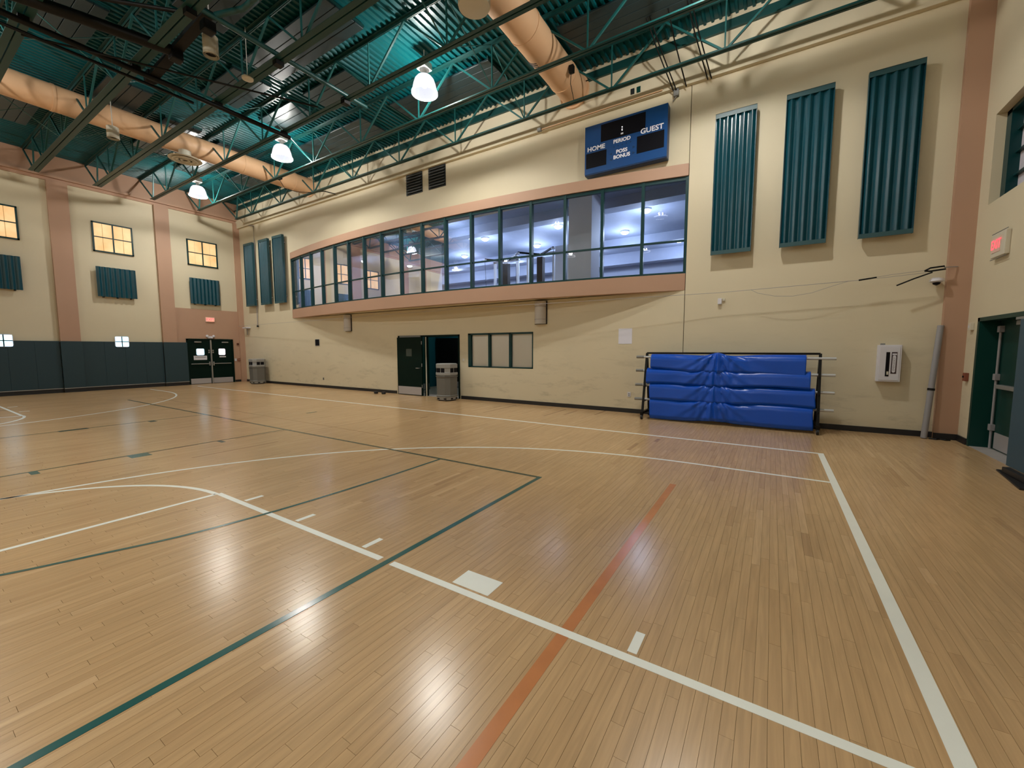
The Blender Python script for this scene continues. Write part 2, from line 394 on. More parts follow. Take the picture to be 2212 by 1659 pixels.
FL('court_line', cline(MB(), 11.70, 11.735, -4.2, 4.39, .0014), M['line_k'], 'thin dark cross line farther down the court')
FL('court_mark', cline(MB(), 7.90, 8.12, 2.02, 2.26), M['line_g'])
FL('court_mark', cline(MB(), 7.93, 8.12, 3.2, 3.27), M['line_g'])
FL('court_mark', cline(MB(), 7.93, 8.12, 1.05, 1.13), M['line_g'])
FL('court_mark', cline(MB(), 11.62, 11.78, 1.95, 2.36), M['line_k'])
FL('court_mark', cline(MB(), 11.5, 11.7, 3.3, 3.42), M['line_k'])
FL('court_mark', cline(MB(), 9.74, 9.82, 5.85, 6.12), M['line_k'])
FL('court_line', cline(MB(), 0.885, 0.955, -3.0, 5.03, .0008), M['line_o'], 'worn orange line running across the court')
FL('court_line', cline(MB(), 5.9, 17, 5.08, 5.095, .0007), M['line_b'], 'faint thin brown line')
mb = MB(); pts = [(4.02, 4.39), (4.02, 3.37), (4.05, 2.58), (4.10, 2.01), (4.21, 1.38), (4.40, .84), (4.57, .41), (4.85, -.1), (5.3, -.8)]
sm = []
for i in range(len(pts) - 1):
    p0 = pts[max(i - 1, 0)]; p1 = pts[i]; p2 = pts[i + 1]; p3 = pts[min(i + 2, len(pts) - 1)]
    for k in range(6):
        t = k / 6; sm.append(tuple(0.5 * ((2 * p1[j]) + (-p0[j] + p2[j]) * t + (2 * p0[j] - 5 * p1[j] + 4 * p2[j] - p3[j]) * t * t + (-p0[j] + 3 * p1[j] - 3 * p2[j] + p3[j]) * t ** 3) for j in (0, 1)))
sm.append(pts[-1]); vs = []; fs = []
for i, p in enumerate(sm):
    vs += [(p[0] - .02, p[1], .0018), (p[0] + .02, p[1], .0018)]
    if i: b = (i - 1) * 2; fs.append((b, b + 1, b + 3, b + 2))
mb.add(vs, fs); FL('court_line', mb, M['line_g'], 'curved dark green line crossing the lane')

# ------------------------------------------------------------------ walls
DX0, DX1, DZ = 8.42, 11.22, 2.06       # doorway in the long wall
OX0, OX1, OZ0, OZ1 = 5.74, 8.08, 1.03, 2.08
GX0, GX1, GZ0, GZ1 = 1.76, 17.8, 2.94, 5.74
TH = 0.3
w1 = MB(); w1.box(XN - .3, 1.745, YR, YR + TH, 0, ZC + .4)
S('wall_right', w1, M['cream'])
w2 = MB()
for b in ((GX0, OX0, 0, GZ0), (OX0, OX1, 0, OZ0), (OX0, OX1, OZ1, GZ0), (OX1, DX0, 0, GZ0), (DX0, DX1, DZ, GZ0), (DX1, GX1, 0, GZ0), (GX0, GX1, GZ1, ZC + .4), (GX1, XF + .3, 0, ZC + .4)):
    w2.box(b[0], b[1], YR, YR + TH, b[2], b[3])
S('wall_right', w2, M['cream'])
S('trim_1', MB().box(XN, XF, YR - .10, YR, 7.38, 8.2), M['cream_hi'])          # upper wall stands proud as a ledge
S('trim_2', MB().box(XN, XF, YR - .16, YR, 8.17, 8.20).box(XN, XF, YR - .03, YR - .0, 8.20, 8.44), M['teal'])
S('wall_left', MB().box(XN - .3, XF + .3, YL - .3, YL, 0, ZC + .4), M['cream'])
# near wall with window and door openings
NWY0, NWY1, NWZ0, NWZ1 = 6.6, 9.75, 3.87, 5.24
NDY0, NDY1, NDZ = 7.05, 9.68, 2.09
nw = MB()
for b in ((YL, NDY0, 0, NWZ0), (NDY1, YR, 0, NWZ0), (NDY0, NDY1, NDZ, NWZ0), (YL, NWY0, NWZ0, NWZ1), (NWY1, YR, NWZ0, NWZ1), (YL, YR, NWZ1, ZC + .4)):
    nw.box(XN - .4, XN, b[0], b[1], b[2], b[3])
S('wall_near', nw, M['cream'])
S('trim_3', MB().box(XN, -2.5, YR - .1, YR, 0, 8.17), M['tan'])              # corner pilaster
# far wall
fw = MB(); fw.box(XF, XF + .3, YL, YR, 0, ZC + .4)
S('wall_far', fw, M['cream'])
t4 = MB()
for y0, y1 in ((-8.1, -7.6), (-5.1, -4.6), (-2.1, -1.6), (0.93, 1.45), (3.95, 4.48), (6.97, 7.46), (9.98, YR)): t4.box(XF - .12, XF, y0, y1, 0, 7.62)
S('trim_4', t4, M['tan'])
S('trim_5', MB().box(XF - .05, XF, YL, YR, 7.62, ZC).box(XF - .16, XF, YL, YR, 7.72, 7.80), M['tan'])
S('trim_6', MB().box(XF - .012, XF, 7.46, 9.98, 2.08, 3.42).box(XF - .012, XF, 9.70, 9.98, 0, 2.08).box(XF - .012, XF, 7.46, 7.80, 1.9, 2.08), M['tan'])
# baseboards
bb = MB()
for x0, x1 in ((XN + .3, DX0 - .05), (DX1 + .12, XF - .02)): bb.box(x0, x1, YR - .018, YR, 0, .105)
S('baseboard_right', bb, M['blackrub'])
S('baseboard_far', MB().box(XF - .02, XF, 9.72, YR - .02, 0, .105), M['blackrub'])
S('baseboard_near', MB().box(XN, XN + .31, YR - .12, YR - .1, 0, .105).box(XN, XN + .02, NDY1 + .03, YR - .12, 0, .105), M['blackrub'])

# ------------------------------------------------------------------ roof deck and joists
dk = MB(); pitch = 0.152; prof = []; x = XN - .1
while x < XF + .1:
    prof += [(x, 0), (x + .045, 0), (x + .06, .04), (x + .137, .04)]; x += pitch
n = len(prof); vs = []
for (px, pz) in prof: vs += [(px, YL, ZC + pz), (px, YR + .05, ZC + pz)]
dk.add(vs, [(2 * i, 2 * i + 2, 2 * i + 3, 2 * i + 1) for i in range(n - 1)])
S('ceiling', dk, M['deck'], fixn=False)
S('ceiling', MB().box(XN - .4, XF + .4, YL - .4, 22.5, ZC + .42, ZC + .5), M['deck'])

JB, JT = 7.5, 8.47
JX0, JX1 = -1.25, 21.0
NODES = [1.06 + 2.31 * k for k in range(9)]
def joist(y, hw=.062):
    t = thing('roof_joist', 'teal open web steel joist', 'joist', (10, y, JB), 'roof joists running down the gym')
    mb = MB()
    for s_ in (-1, 1):
        mb.box(JX0, JX1, y + s_ * .012 if s_ > 0 else y - hw, y + hw if s_ > 0 else y - .012, JB - .008, JB)
        mb.box(JX0, JX1, y + s_ * .012 - .004, y + s_ * .012 + .004, JB, JB + .055)
    mb.build('bottom_chord', M['teal'], t)
    mb = MB()
    for s_ in (-1, 1):
        a0, a1 = sorted((y + s_ * .012, y + s_ * .068)); mb.box(XN, XF, a0, a1, JT + .035, JT + .043)
        mb.box(XN, XF, y + s_ * .012 - .004, y + s_ * .012 + .004, JT - .02, JT + .035)
    mb.build('top_chord', M['teal'], t)
    zb, zt = JB + .03, JT
    vert = MB().bar((NODES[0], y, zb), (NODES[0], y, zt), .028).build('web_bar', M['teal_lt'], t)
    da = MB().bar((NODES[0] + .05, y, zb), (NODES[0] + 1.155, y, zt), .038).build('web_bar', M['teal_lt'], t)
    db = MB().bar((NODES[0] - .05, y, zb), (NODES[0] - 1.155, y, zt), .038).build('web_bar', M['teal_lt'], t)
    for k in range(1, 9):
        for s_ in (vert, da, db):
            c = s_.copy(); COL.objects.link(c); c.parent = t; c.location = P(2.31 * k, 0, 0)
    MB().bar((JX1 - .1, y, zb), (XF - .05, y, zt), .04).build('web_bar', M['teal_lt'], t)
    MB().bar((JX1 - .1, y, zb), (NODES[-1] + 1.155, y, zt), .04).build('web_bar', M['teal_lt'], t)
    MB().bar((JX0 + .1, y, zb), (XN + .05, y, zt), .04).build('web_bar', M['teal_lt'], t)
    MB().bar((JX0 + .1, y, zb), (NODES[0] - 1.155, y, zt), .04).build('web_bar', M['teal_lt'], t)
    return t
JY = [9.6, 8.15, 6.6, 5.02, 3.5, 1.97, 0.42, -1.12]
j0 = joist(JY[0])
ords = ['nearest the glazed gallery wall', 'second from the gallery wall', 'third from the gallery wall',
        'fourth from the gallery wall', 'fifth from the gallery wall', 'sixth from the gallery wall, top left of the view',
        'seventh from the gallery wall, past the left edge', 'eighth from the gallery wall, past the left edge']
for k, y in enumerate(JY):
    if k == 2: j0 = j = joist(y, .085)
    elif k == 3: j0 = j = joist(y, .12)
    else: j = j0 if k == 0 else dup(j0, dy=y - JY[0 if k < 2 else 3])
    j['label'] = 'teal open web steel joist ' + ords[k]
# X braces between neighbouring joists
ON = ['first', 'second', 'third', 'fourth', 'fifth', 'sixth', 'seventh', 'eighth']
for x in (5.68, 12.61, 17.23):
    for k in range(len(JY) - 1):
        ya, yb = JY[k + 1], JY[k]
        t = thing('cross_brace', 'thin teal X brace between %s and %s roof joist from the gallery wall, %s row' % (ON[k], ON[k + 1], {5.68: 'near', 12.61: 'middle', 17.23: 'far'}[x]), 'brace', (x, (ya + yb) / 2, 8), 'X braces between the joists')
        MB().bar((x, ya + .03, JB + .04), (x, yb - .03, JT - .02), .028, .01).build('brace_bar', M['teal_lt'], t)
        MB().bar((x, ya + .03, JT - .02), (x, yb - .03, JB + .04), .028, .01).build('brace_bar', M['teal_lt'], t)

# acoustic panels under the deck, between joists
BF = [(10.9, 7.7, 5.8), (11.0, 9.2, 7.32), (9.4, 6.0, 8.9), (14.0, 10.6, 8.9), (4.2, 1.5, 8.9), (13.3, 11.6, 7.32), (13.5, 11.7, 2.75), (19.6, 17.0, 2.75), (13.2, 11.4, 5.8), (10.4, 8.2, 4.26), (17.2, 14.4, 4.26),
      (18.5, 15.5, 5.8), (19.5, 15.8, 7.32), (19.0, 16.0, 8.9)]
BL = ['dark grey ceiling panel, the largest above the black hoist frame', 'grey ceiling panel left of the middle hanging lamp row, above the bare deck strip', 'ribbed slate ceiling panel behind the nearest hanging lamp',
      'ribbed ceiling panel between the two nearer lamps, beside the long wall', 'slate ceiling panel right of the near tan duct', 'ceiling panel shining above the middle hanging lamp', 'pale corrugated ceiling panel near the top left corner',
      'dim ceiling panel below the far tan duct at the left edge', 'ceiling panel shining in the middle of the roof, just past the hoist frame', 'dark ceiling panel beside the grey cylinder fixture', 'dark ceiling panel above the far tan duct',
      'dim ceiling panel behind the round duct diffuser', 'ceiling panel above the farthest hanging lamp', 'dim ceiling panel in the far roof corner above the long wall']
for (xa, xb, yc), lb in zip(BF, BL):
    t = thing('ceiling_panel', lb, 'panel', ((xa + xb) / 2, yc, ZC - .08), 'acoustic panels under the roof deck')
    nseg = int((xa - xb) / 0.9); 
    for s_ in range(4):
        y0 = yc - .46 + s_ * .23
        MB().box(xb, xa, y0 + .006, y0 + .224, ZC - .10, ZC - .055).build('panel_strip', M['baffle'], t, bevel=.006, seg=1)
    MB().box(xb, xb + .03, yc - .47, yc + .47, ZC - .055, ZC - .004).box(xa - .03, xa, yc - .47, yc + .47, ZC - .055, ZC - .004).build('hanger_rail', M['teal'], t)

# ------------------------------------------------------------------ ducts
def duct(xc, r, label, dx, dy=5.85, ds=1.0, rings=True):
    t = thing('round_duct', label, 'duct', (xc, 5, 8.05))
    prof = [(r, 0)]
    y = YL + .02; segs = []
    MB().tube([(xc, YL + .02, 8.05), (xc, YR - .12, 8.05)], r, 32).build('duct_body', M['duct'], t, smooth=True)
    for yy in (0.9, 3.1, 5.4, 7.6, 9.4):
        MB().tube([(xc, yy - .03, 8.05), (xc, yy + .03, 8.05)], r + .012, 32).build('duct_collar', M['duct'], t, smooth=True)
    MB().tube([(xc, YR - .16, 8.05), (xc, YR - .10, 8.05)], r + .05, 32).build('wall_flange', M['duct'], t, smooth=True)
    d = MB(); zb = 8.05 - r + .02
    d.lathe(xc + dx, dy, [(.16 * ds, zb), (.16 * ds, zb - .18), (.42 * ds, zb - .24), (.43 * ds, zb - .26), (.40 * ds, zb - .275), (.30 * ds, zb - .25)] if rings else [(.28, zb + .1), (.28, zb - .20), (.27, zb - .24), (.2, zb - .26), (.02, zb - .265)], 32)
    dn = d.build('duct_diffuser', M['ivory'], t, smooth=True)
    for rr in (.30, .2, .1) if rings else ():
        MB().lathe(xc + dx, dy, [(rr, zb - .255), (rr + .035, zb - .285), (rr - .01, zb - .30), (rr - .03, zb - .27)], 28).build('diffuser_ring', M['ivory'], dn, smooth=True)
    return t
duct(4.50, .345, 'tan painted round duct above the scoreboard', .12, 6.1, 1, False)
duct(15.95, .32, 'tan painted round duct at the far end, left of the lamps', -.2)

# ------------------------------------------------------------------ high bay lamps
def lamp(x, y):
    z = LAMP_Z
    t = thing('high_bay_lamp', '', 'lamp', (x, y, z), 'high bay lamps hanging from the roof')
    MB().tube([(x, y, z + .64), (x, y, ZC + .01)], .012, 8).build('hanging_rod', M['lampbox'], t)
    MB().box(x - .13, x + .13, y - .13, y + .13, z + .50, z + .66).build('ballast_box', M['lampbox'], t, bevel=.02)
    MB().lathe(x, y, [(.05, z + .50), (.05, z + .40), (.09, z + .38), (.10, z + .34)], 20).build('lamp_neck', M['lampbox'], t, smooth=True)
    s_ = MB().lathe(x, y, [(.10, z + .36), (.17, z + .34), (.22, z + .28), (.255, z + .18), (.285, z + .04), (.29, z)], 32, cap=False).build('lamp_shade', M['bell'], t, smooth=True)
    MB().lathe(x, y, [(.278, z + .01), (.30, z + .012), (.302, z - .025), (.278, z - .027)], 32, cap=False).build('shade_rim', M['bulb'], s_, smooth=True)
    MB().lathe(x, y, [(.265, z), (.15, z - .035), (.01, z - .045)], 32, cap=False).build('lens', M['lens'], s_, smooth=True)
    MB().lathe(x, y, [(.03, z + .34), (.06, z + .28), (.075, z + .2), (.05, z + .12), (.01, z + .1)], 16).build('bulb', M['bulb'], t, smooth=True)
    return t
LL = {(7.15, 7.5): 'bell shaped high bay lamp, nearest and largest of the three lit lamps in view', (13.25, 7.5): 'bell shaped high bay lamp, middle one of the three lit lamps in view',
      (19.25, 7.5): 'bell shaped high bay lamp, farthest of the three, above the far corner'}
l0 = None
for (x, y) in LAMPS:
    if l0 is None: l0 = lamp(x, y); t = l0
    else: t = dup(l0, dx=x - LAMPS[0][0], dy=y - LAMPS[0][1])
    t['label'] = LL.get((x, y), 'bell shaped high bay lamp outside the frame, %s row, %s from the near wall' % ({7.5: 'gallery side', .3: 'middle', -6.5: 'left side'}[y], {1.1: 'first', 7.15: 'second', 13.25: 'third', 19.25: 'fourth'}[x]))
    point_light('lamp_light', x, y, LAMP_Z + .15, LAMP_W, LAMP_COL, .09)

# cylinder fixtures
def cyl(x, y, z, r, h, label):
    t = thing('cylinder_fixture', label, 'fixture', (x, y, z), 'tan cylinder fixtures hanging in the roof')
    MB().tube([(x, y, z + h), (x, y, ZC + .01)], .01, 6).build('hanging_rod', M['lampbox'], t)
    MB().lathe(x, y, [(r, z), (r + .004, z + .01), (r, z + .03), (r, z + h), (.02, z + h + .02), (.02, z + h), (r - .03, z + .05), (r - .03, z)], 28, cap=False).build('housing', M['ivory'], t, smooth=True)
    MB().lathe(x, y, [(r - .035, z + .045), (.01, z + .05)], 24, cap=False).build('louvre', M['black'], t)
    return t
cyl(9.62, 4.12, 7.36, .13, .36, 'pale cylinder fixture hanging beside the black hoist frame')
cyl(15.5, 4.12, 7.34, .13, .30, 'pale cylinder fixture hanging under the far tan duct')
t = thing('round_fixture', 'small round pale fixture under the roof right of the pale cylinder', 'fixture', (9.95, 4.95, 7.5))
MB().lathe(9.95, 4.95, [(.03, 7.46), (.11, 7.47), (.115, 7.50), (.05, 7.53)], 24).build('cover', M['ivory'], t, smooth=True)
MB().tube([(9.95, 4.95, 7.52), (9.95, 4.95, 8.6)], .008, 6).build('hanging_rod', M['lampbox'], t)

# basket hoist frame, black tubes folded up under the joists
t = thing('basket_hoist_frame', 'black tubular basketball hoist frame folded up under the joists at upper left', 'frame', (10.5, 3.5, 7.4))
MB().tube([(11.5, -1.4, 7.40), (11.5, 6.75, 7.40)], .055, 10).build('cross_tube', M['black'], t, smooth=True)
MB().tube([(11.75, -1.4, 7.30), (11.75, 4.6, 7.36)], .03, 10).build('cross_tube', M['black'], t, smooth=True)
MB().tube([(11.3, 0.6, 7.45), (10.75, 2.5, 7.52), (10.4, 3.8, 7.55)], .10, 12).build('mast_tube', M['black'], t, smooth=True)
MB().tube([(10.7, 2.2, 7.72), (9.15, 3.8, 7.72)], .035, 10).build('brace_tube', M['black'], t, smooth=True)
MB().bar((8.95, 3.84, 7.72), (11.8, 3.80, 7.44), .17, .09).build('support_beam', M['black'], t)
MB().tube([(11.9, 2.0, 7.35), (9.5, 6.3, 7.40)], .02, 8).build('brace_tube', M['black'], t, smooth=True)
for (x, y) in ((10.4, 3.82), (9.0, 3.83), (11.6, 3.8)):
    MB().box(x - .1, x + .1, y - .1, y + .1, 7.38, 7.56).build('clamp', M['black'], t, bevel=.02)
for y in (1.97, 3.5, 5.02, 6.6):
    MB().box(11.45, 11.55, y - .07, y + .07, 7.40, 7.50).build('hanger_clip', M['black'], t)
t = thing('hoist_support_beam', 'dark teal pipe beam crossing under the joists to the right of the hoist frame', 'beam', (8.85, 3, 7.6))
MB().tube([(8.85, -1.2, 7.62), (8.85, 7.2, 7.62)], .05, 10).build('pipe', M['teal'], t, smooth=True)
MB().tube([(8.85, 3.9, 7.66), (8.25, 4.1, 7.66), (6.6, 4.1, 7.66)], .05, 10).build('branch_pipe', M['teal'], t, smooth=True)
for y in JY[2:7]:
    MB().box(8.78, 8.92, y - .08, y + .08, 7.40, 7.54).build('hanger_clip', M['black'], t)

# ------------------------------------------------------------------ gallery: bowed bands, glazing, soffit
SAG = 0.75; XC = (GX0 + GX1) / 2; HC = (GX1 - GX0) / 2
RB = (HC * HC + SAG * SAG) / (2 * SAG)
def ybow(x, inset=0.0):
    return YR - (math.sqrt(max(RB * RB - (x - XC) ** 2, 0)) - (RB - SAG)) + inset
def band(z0, z1, m, name, inset=0.0, th=.2, **k):
    mb = MB(); n_ = 48; vs = []; fs = []
    for i in range(n_ + 1):
        x = GX0 + (GX1 - GX0) * i / n_; y = ybow(x, inset)
        for (yy, zz) in ((y, z0), (y, z1), (min(y + th, YR + TH), z1), (min(y + th, YR + TH), z0)): vs.append((x, yy, zz))
    for i in range(n_):
        b = i * 4; c = b + 4
        for j in range(4): fs.append((b + j, b + (j + 1) % 4, c + (j + 1) % 4, c + j))
    fs += [(0, 1, 2, 3), (n_ * 4, n_ * 4 + 3, n_ * 4 + 2, n_ * 4 + 1)]
    mb.add(vs, fs); return mb.build(name, m, **k)
band(2.94, 3.32, M['tan'], 'trim_7', kind='structure', smooth=True)
band(5.48, 5.74, M['tan'], 'trim_8', kind='structure', smooth=True)
def slab(z0, z1, m, name, inset):
    mb = MB(); n_ = 48; lo = []
    for i in range(n_ + 1):
        x = GX0 + (GX1 - GX0) * i / n_; lo.append((x, ybow(x, inset)))
    poly = lo + [(GX1, YR + TH), (GX0, YR + TH)]
    mb.prism(poly, 2, z0, z1); return S(name, mb, m)
slab(2.96, 3.0, M['cream'], 'trim_9', .03)
slab(5.66, 5.73, M['cream_hi'], 'trim_10', .03)
gw = sthing('window_1', (XC, YR - SAG, 3.32))
NP = 17; GI = .06
nod = [(GX0 + .03 + (GX1 - GX0 - .06) * k / NP) for k in range(NP + 1)]
def rail(z0, z1, nm, wd=.09):
    mb = MB()
    for k in range(NP):
        p = Vector((nod[k], ybow(nod[k], GI) + .03, (z0 + z1) / 2)); q = Vector((nod[k + 1], ybow(nod[k + 1], GI) + .03, (z0 + z1) / 2))
        mb.bar(p, q, wd, z1 - z0)
    return mb.build(nm, M['frame'], gw)
rail(3.32, 3.37, 'sill_rail'); rail(5.40, 5.48, 'head_rail'); rail(4.05, 4.09, 'transom', .06)
for k in range(NP + 1):
    x = nod[k]; y = ybow(x, GI) + .03
    k2 = min(k, NP - 1); tx, ty = nod[k2 + 1] - nod[k2], ybow(nod[k2 + 1]) - ybow(nod[k2])
    an = math.atan2(ty, tx); c, s_ = math.cos(an), math.sin(an)
    poly = [(x + c * a_ - s_ * b_, y + s_ * a_ + c * b_) for a_, b_ in ((-.035, -.06), (.035, -.06), (.035, .07), (-.035, .07))]
    MB().prism(poly, 2, 3.32, 5.48).build('mullion', M['frame'], gw)
for k in range(NP):
    p = (nod[k], ybow(nod[k], GI) + .03); q = (nod[k + 1], ybow(nod[k + 1], GI) + .03)
    for z0, z1 in ((3.36, 4.06), (4.08, 5.41)):
        MB().add([(p[0], p[1], z0), (q[0], q[1], z0), (q[0], q[1], z1), (p[0], p[1], z1)], [(0, 1, 2, 3)]).build('pane', M['glass'], gw, fixn=False)
# gallery room
S('floor_gallery', MB().box(-2, 22.4, YR + TH, 23, 2.80, 2.98), M['fitfloor'])
S('wall_gallery_back', MB().box(-2, 22.4, 22.4, 22.6, 2.98, 8.6), M['fitwall'])
S('wall_gallery_left', MB().box(20.6, 20.8, YR + TH, 22.4, 2.98, 8.6), M['fitwall'])
S('wall_gallery_right', MB().box(-.6, -.4, YR + TH, 22.4, 2.98, 8.6), M['fitwall'])
S('ceiling_gallery', MB().box(-.6, 20.8, YR + TH, 22.5, 6.3, 6.42), M['fitceil'])
for y, z in ((12.9, 6.0), (17.7, 5.95), (20.4, 5.75)):
    S('trim_12', MB().box(-.4, 20.6, y, y + .5, z, 6.3), M['fitceil'])
S('trim_13', MB().box(4.75, 5.5, 12.0, 12.7, 2.98, 6.3), M['fitcol'])
S('trim_14', MB().box(6.1, 6.9, 13.9, 14.1, 2.98, 5.35), M['fitcol'])
S('trim_15', MB().box(12.6, 13.3, 13.4, 14.1, 2.98, 6.3), M['fitcol'])
S('trim_16', MB().box(17.6, 18.3, 12.0, 12.7, 2.98, 6.3), M['fitcol'])
FD = [(3.8, 14.5), (7.1, 14.55), (10.5, 14.5), (18.5, 14.6), (5.2, 16.7), (9.2, 16.7), (13.3, 16.6), (17.4, 16.8), (7.2, 18.7), (11.3, 18.7), (15.4, 18.7), (18.7, 18.7), (3.6, 19.2)]
g0 = None; dl = []
for (x, y) in FD:
    row = 0 if y < 15.5 else (1 if y < 17.5 else 2); same = sorted(p[0] for p in FD if (0 if p[1] < 15.5 else (1 if p[1] < 17.5 else 2)) == row)
    dl.append('round white ceiling light in the gallery room, %s row, %s from the right end' % (('front', 'middle', 'back')[row], ('first', 'second', 'third', 'fourth', 'fifth')[same.index(x)]))
for i, (x, y) in enumerate(FD):
    if g0 is None:
        g0 = thing('dome_light', 'small round white ceiling light glowing inside the gallery room', 'light', (x, y, 6.2), 'round ceiling lights inside the gallery room')
        MB().lathe(x, y, [(.17, 6.3), (.17, 6.25), (.15, 6.24)], 20).build('light_ring', M['lampbox'], g0, smooth=True)
        MB().lathe(x, y, [(.15, 6.245), (.13, 6.20), (.08, 6.17), (.01, 6.16)], 20, cap=False).build('glowing_dome', M['fitlamp'], g0, smooth=True)
    else: dup(g0, dx=x - FD[0][0], dy=y - FD[0][1])['label'] = dl[i]
g0['label'] = dl[0]
for x, y in FD + [(10.5, 12.0), (14, 12.2), (17.3, 14.0), (19.3, 12.6)]:  # the extra positions have no dome: fill added to brighten the gallery interior
    point_light('gallery_dome_and_fill_light', x, y, 5.62, FIT_W, FIT_COL, .16)
def machine(x, y, label):
    t = thing('cable_machine', label, 'machine', (x, y, 2.98), 'exercise machines inside the gallery room')
    zt = 5.15
    for dx in (-.55, .55):
        MB().box(x + dx - .04, x + dx + .04, y - .05, y + .05, 2.98, zt).build('upright', M['chrome'], t)
    MB().box(x - .12, x + .12, y - .1, y + .1, 2.98, zt - .1).build('weight_tower', M['dark'], t)
    MB().box(x - .62, x + .62, y - .05, y + .05, zt - .04, zt + .05).build('top_beam', M['chrome'], t)
    for s_ in (-1, 1):
        MB().bar((x, y, zt), (x + s_ * .75, y - .45, zt + .08), .06).build('pulley_arm', M['dark'], t)
        MB().lathe(x + s_ * .75, y - .45, [(.08, zt + .02), (.08, zt + .06)], 14).build('pulley', M['chrome'], t)
        MB().tube([(x + s_ * .75, y - .45, zt + .04), (x + s_ * .7, y - .4, 3.5)], .008, 5).build('cable', M['dark'], t)
    MB().box(x - .3, x + .3, y - .5, y + .5, 2.98, 3.06).build('base', M['dark'], t)
    return t
machine(9.3, 14.3, 'white cable exercise machine behind the gallery glass, left one of the pair')
machine(7.55, 14.0, 'white cable exercise machine behind the gallery glass, right one nearer the white column')

# ------------------------------------------------------------------ windows of the far wall
WL = [(2.04, 3.22), (5.05, 6.24), (8.07, 9.25)]
for i, (y0, y1) in enumerate(WL):
    z0, z1 = 5.36, 6.49
    t = sthing('window_%d' % (i + 2), (XF, (y0 + y1) / 2, z0))
    xs = XF - .02; f = .05
    MB().box(xs - .03, XF, y0, y1, z0, z0 + f).box(xs - .03, XF, y0, y1, z1 - f, z1).box(xs - .03, XF, y0, y0 + f, z0, z1).box(xs - .03, XF, y1 - f, y1, z0, z1).build('window_frame', M['frame'], t)
    ym = (y0 + y1) / 2; zm = (z0 + z1) / 2
    MB().box(xs - .025, XF, ym - .022, ym + .022, z0, z1).build('mullion', M['frame'], t)
    MB().box(xs - .022, XF, y0, y1, zm - .018, zm + .018).build('transom', M['frame'], t)
    for a0, a1 in ((y0, (y0 + ym) / 2), ((y0 + ym) / 2, ym), (ym, (ym + y1) / 2), ((ym + y1) / 2, y1)):
        for b0, b1 in ((z0, zm), (zm, z1)):
            MB().box(xs - .005, xs, a0 + .008, a1 - .008, b0 + .008, b1 - .008).build('pane', M['amber'], t)
# small bright windows just above the pads
for i, yc in enumerate((2.62, 5.64, -.4)):
    t = sthing('window_%d' % (i + 5), (XF - .14, yc, 1.9))
    mb = MB(); r = .20; c = .05
    def rr(xx, rad, cc): return [(yc + a_, 1.9 + b_) for a_, b_ in ((-rad + cc, -rad), (rad - cc, -rad), (rad, -rad + cc), (rad, rad - cc), (rad - cc, rad), (-rad + cc, rad), (-rad, rad - cc), (-rad, -rad + cc))]
    MB().prism(rr(0, .215, .06), 0, XF - .115, XF - .10).build('window_frame', M['white'], t)
    for a0, a1 in ((-.195, -.012), (.012, .195)):
        for b0, b1 in ((-.195, -.012), (.012, .195)):
            MB().box(XF - .125, XF - .116, yc + a0, yc + a1, 1.9 + b0, 1.9 + b1).build('pane', M['day'], t)
    MB().box(XF - .128, XF - .115, yc - .016, yc + .016, 1.7, 2.1).box(XF - .128, XF - .115, yc - .195, yc + .195, 1.884, 1.916).build('muntin', M['frame'], t)

# wall pads at the far wall
def pads(ya, yb, xin, lab, n_):
    t = thing('wall_pad', lab, 'padding', (XF - xin, (ya + yb) / 2, .15), 'padding along the foot of the far wall')
    w_ = (yb - ya) / n_
    for k in range(n_):
        MB().box(XF - xin - .06, XF - xin, ya + k * w_ + .0012, ya + (k + 1) * w_ - .0012, .17, 1.9).build('pad_panel', M['pad'], t, bevel=.006)
    MB().box(XF - xin - .065, XF - xin, ya, yb, .145, .168).build('bottom_trim', M['steel'], t)
    MB().box(XF - xin - .03, XF - xin, ya, yb, 0, .14).build('pad_base', M['blackrub'], t)
pads(1.45, 3.93, .035, 'slate blue wall padding under the leftmost amber window', 4)
pads(3.93, 4.50, .12, 'narrow slate blue padding wrapping the foot of the left tan pilaster', 1)
pads(4.50, 6.95, .035, 'slate blue wall padding between the two tan pilasters', 4)
pads(6.95, 7.79, .12, 'slate blue padding next to the far double door', 1)

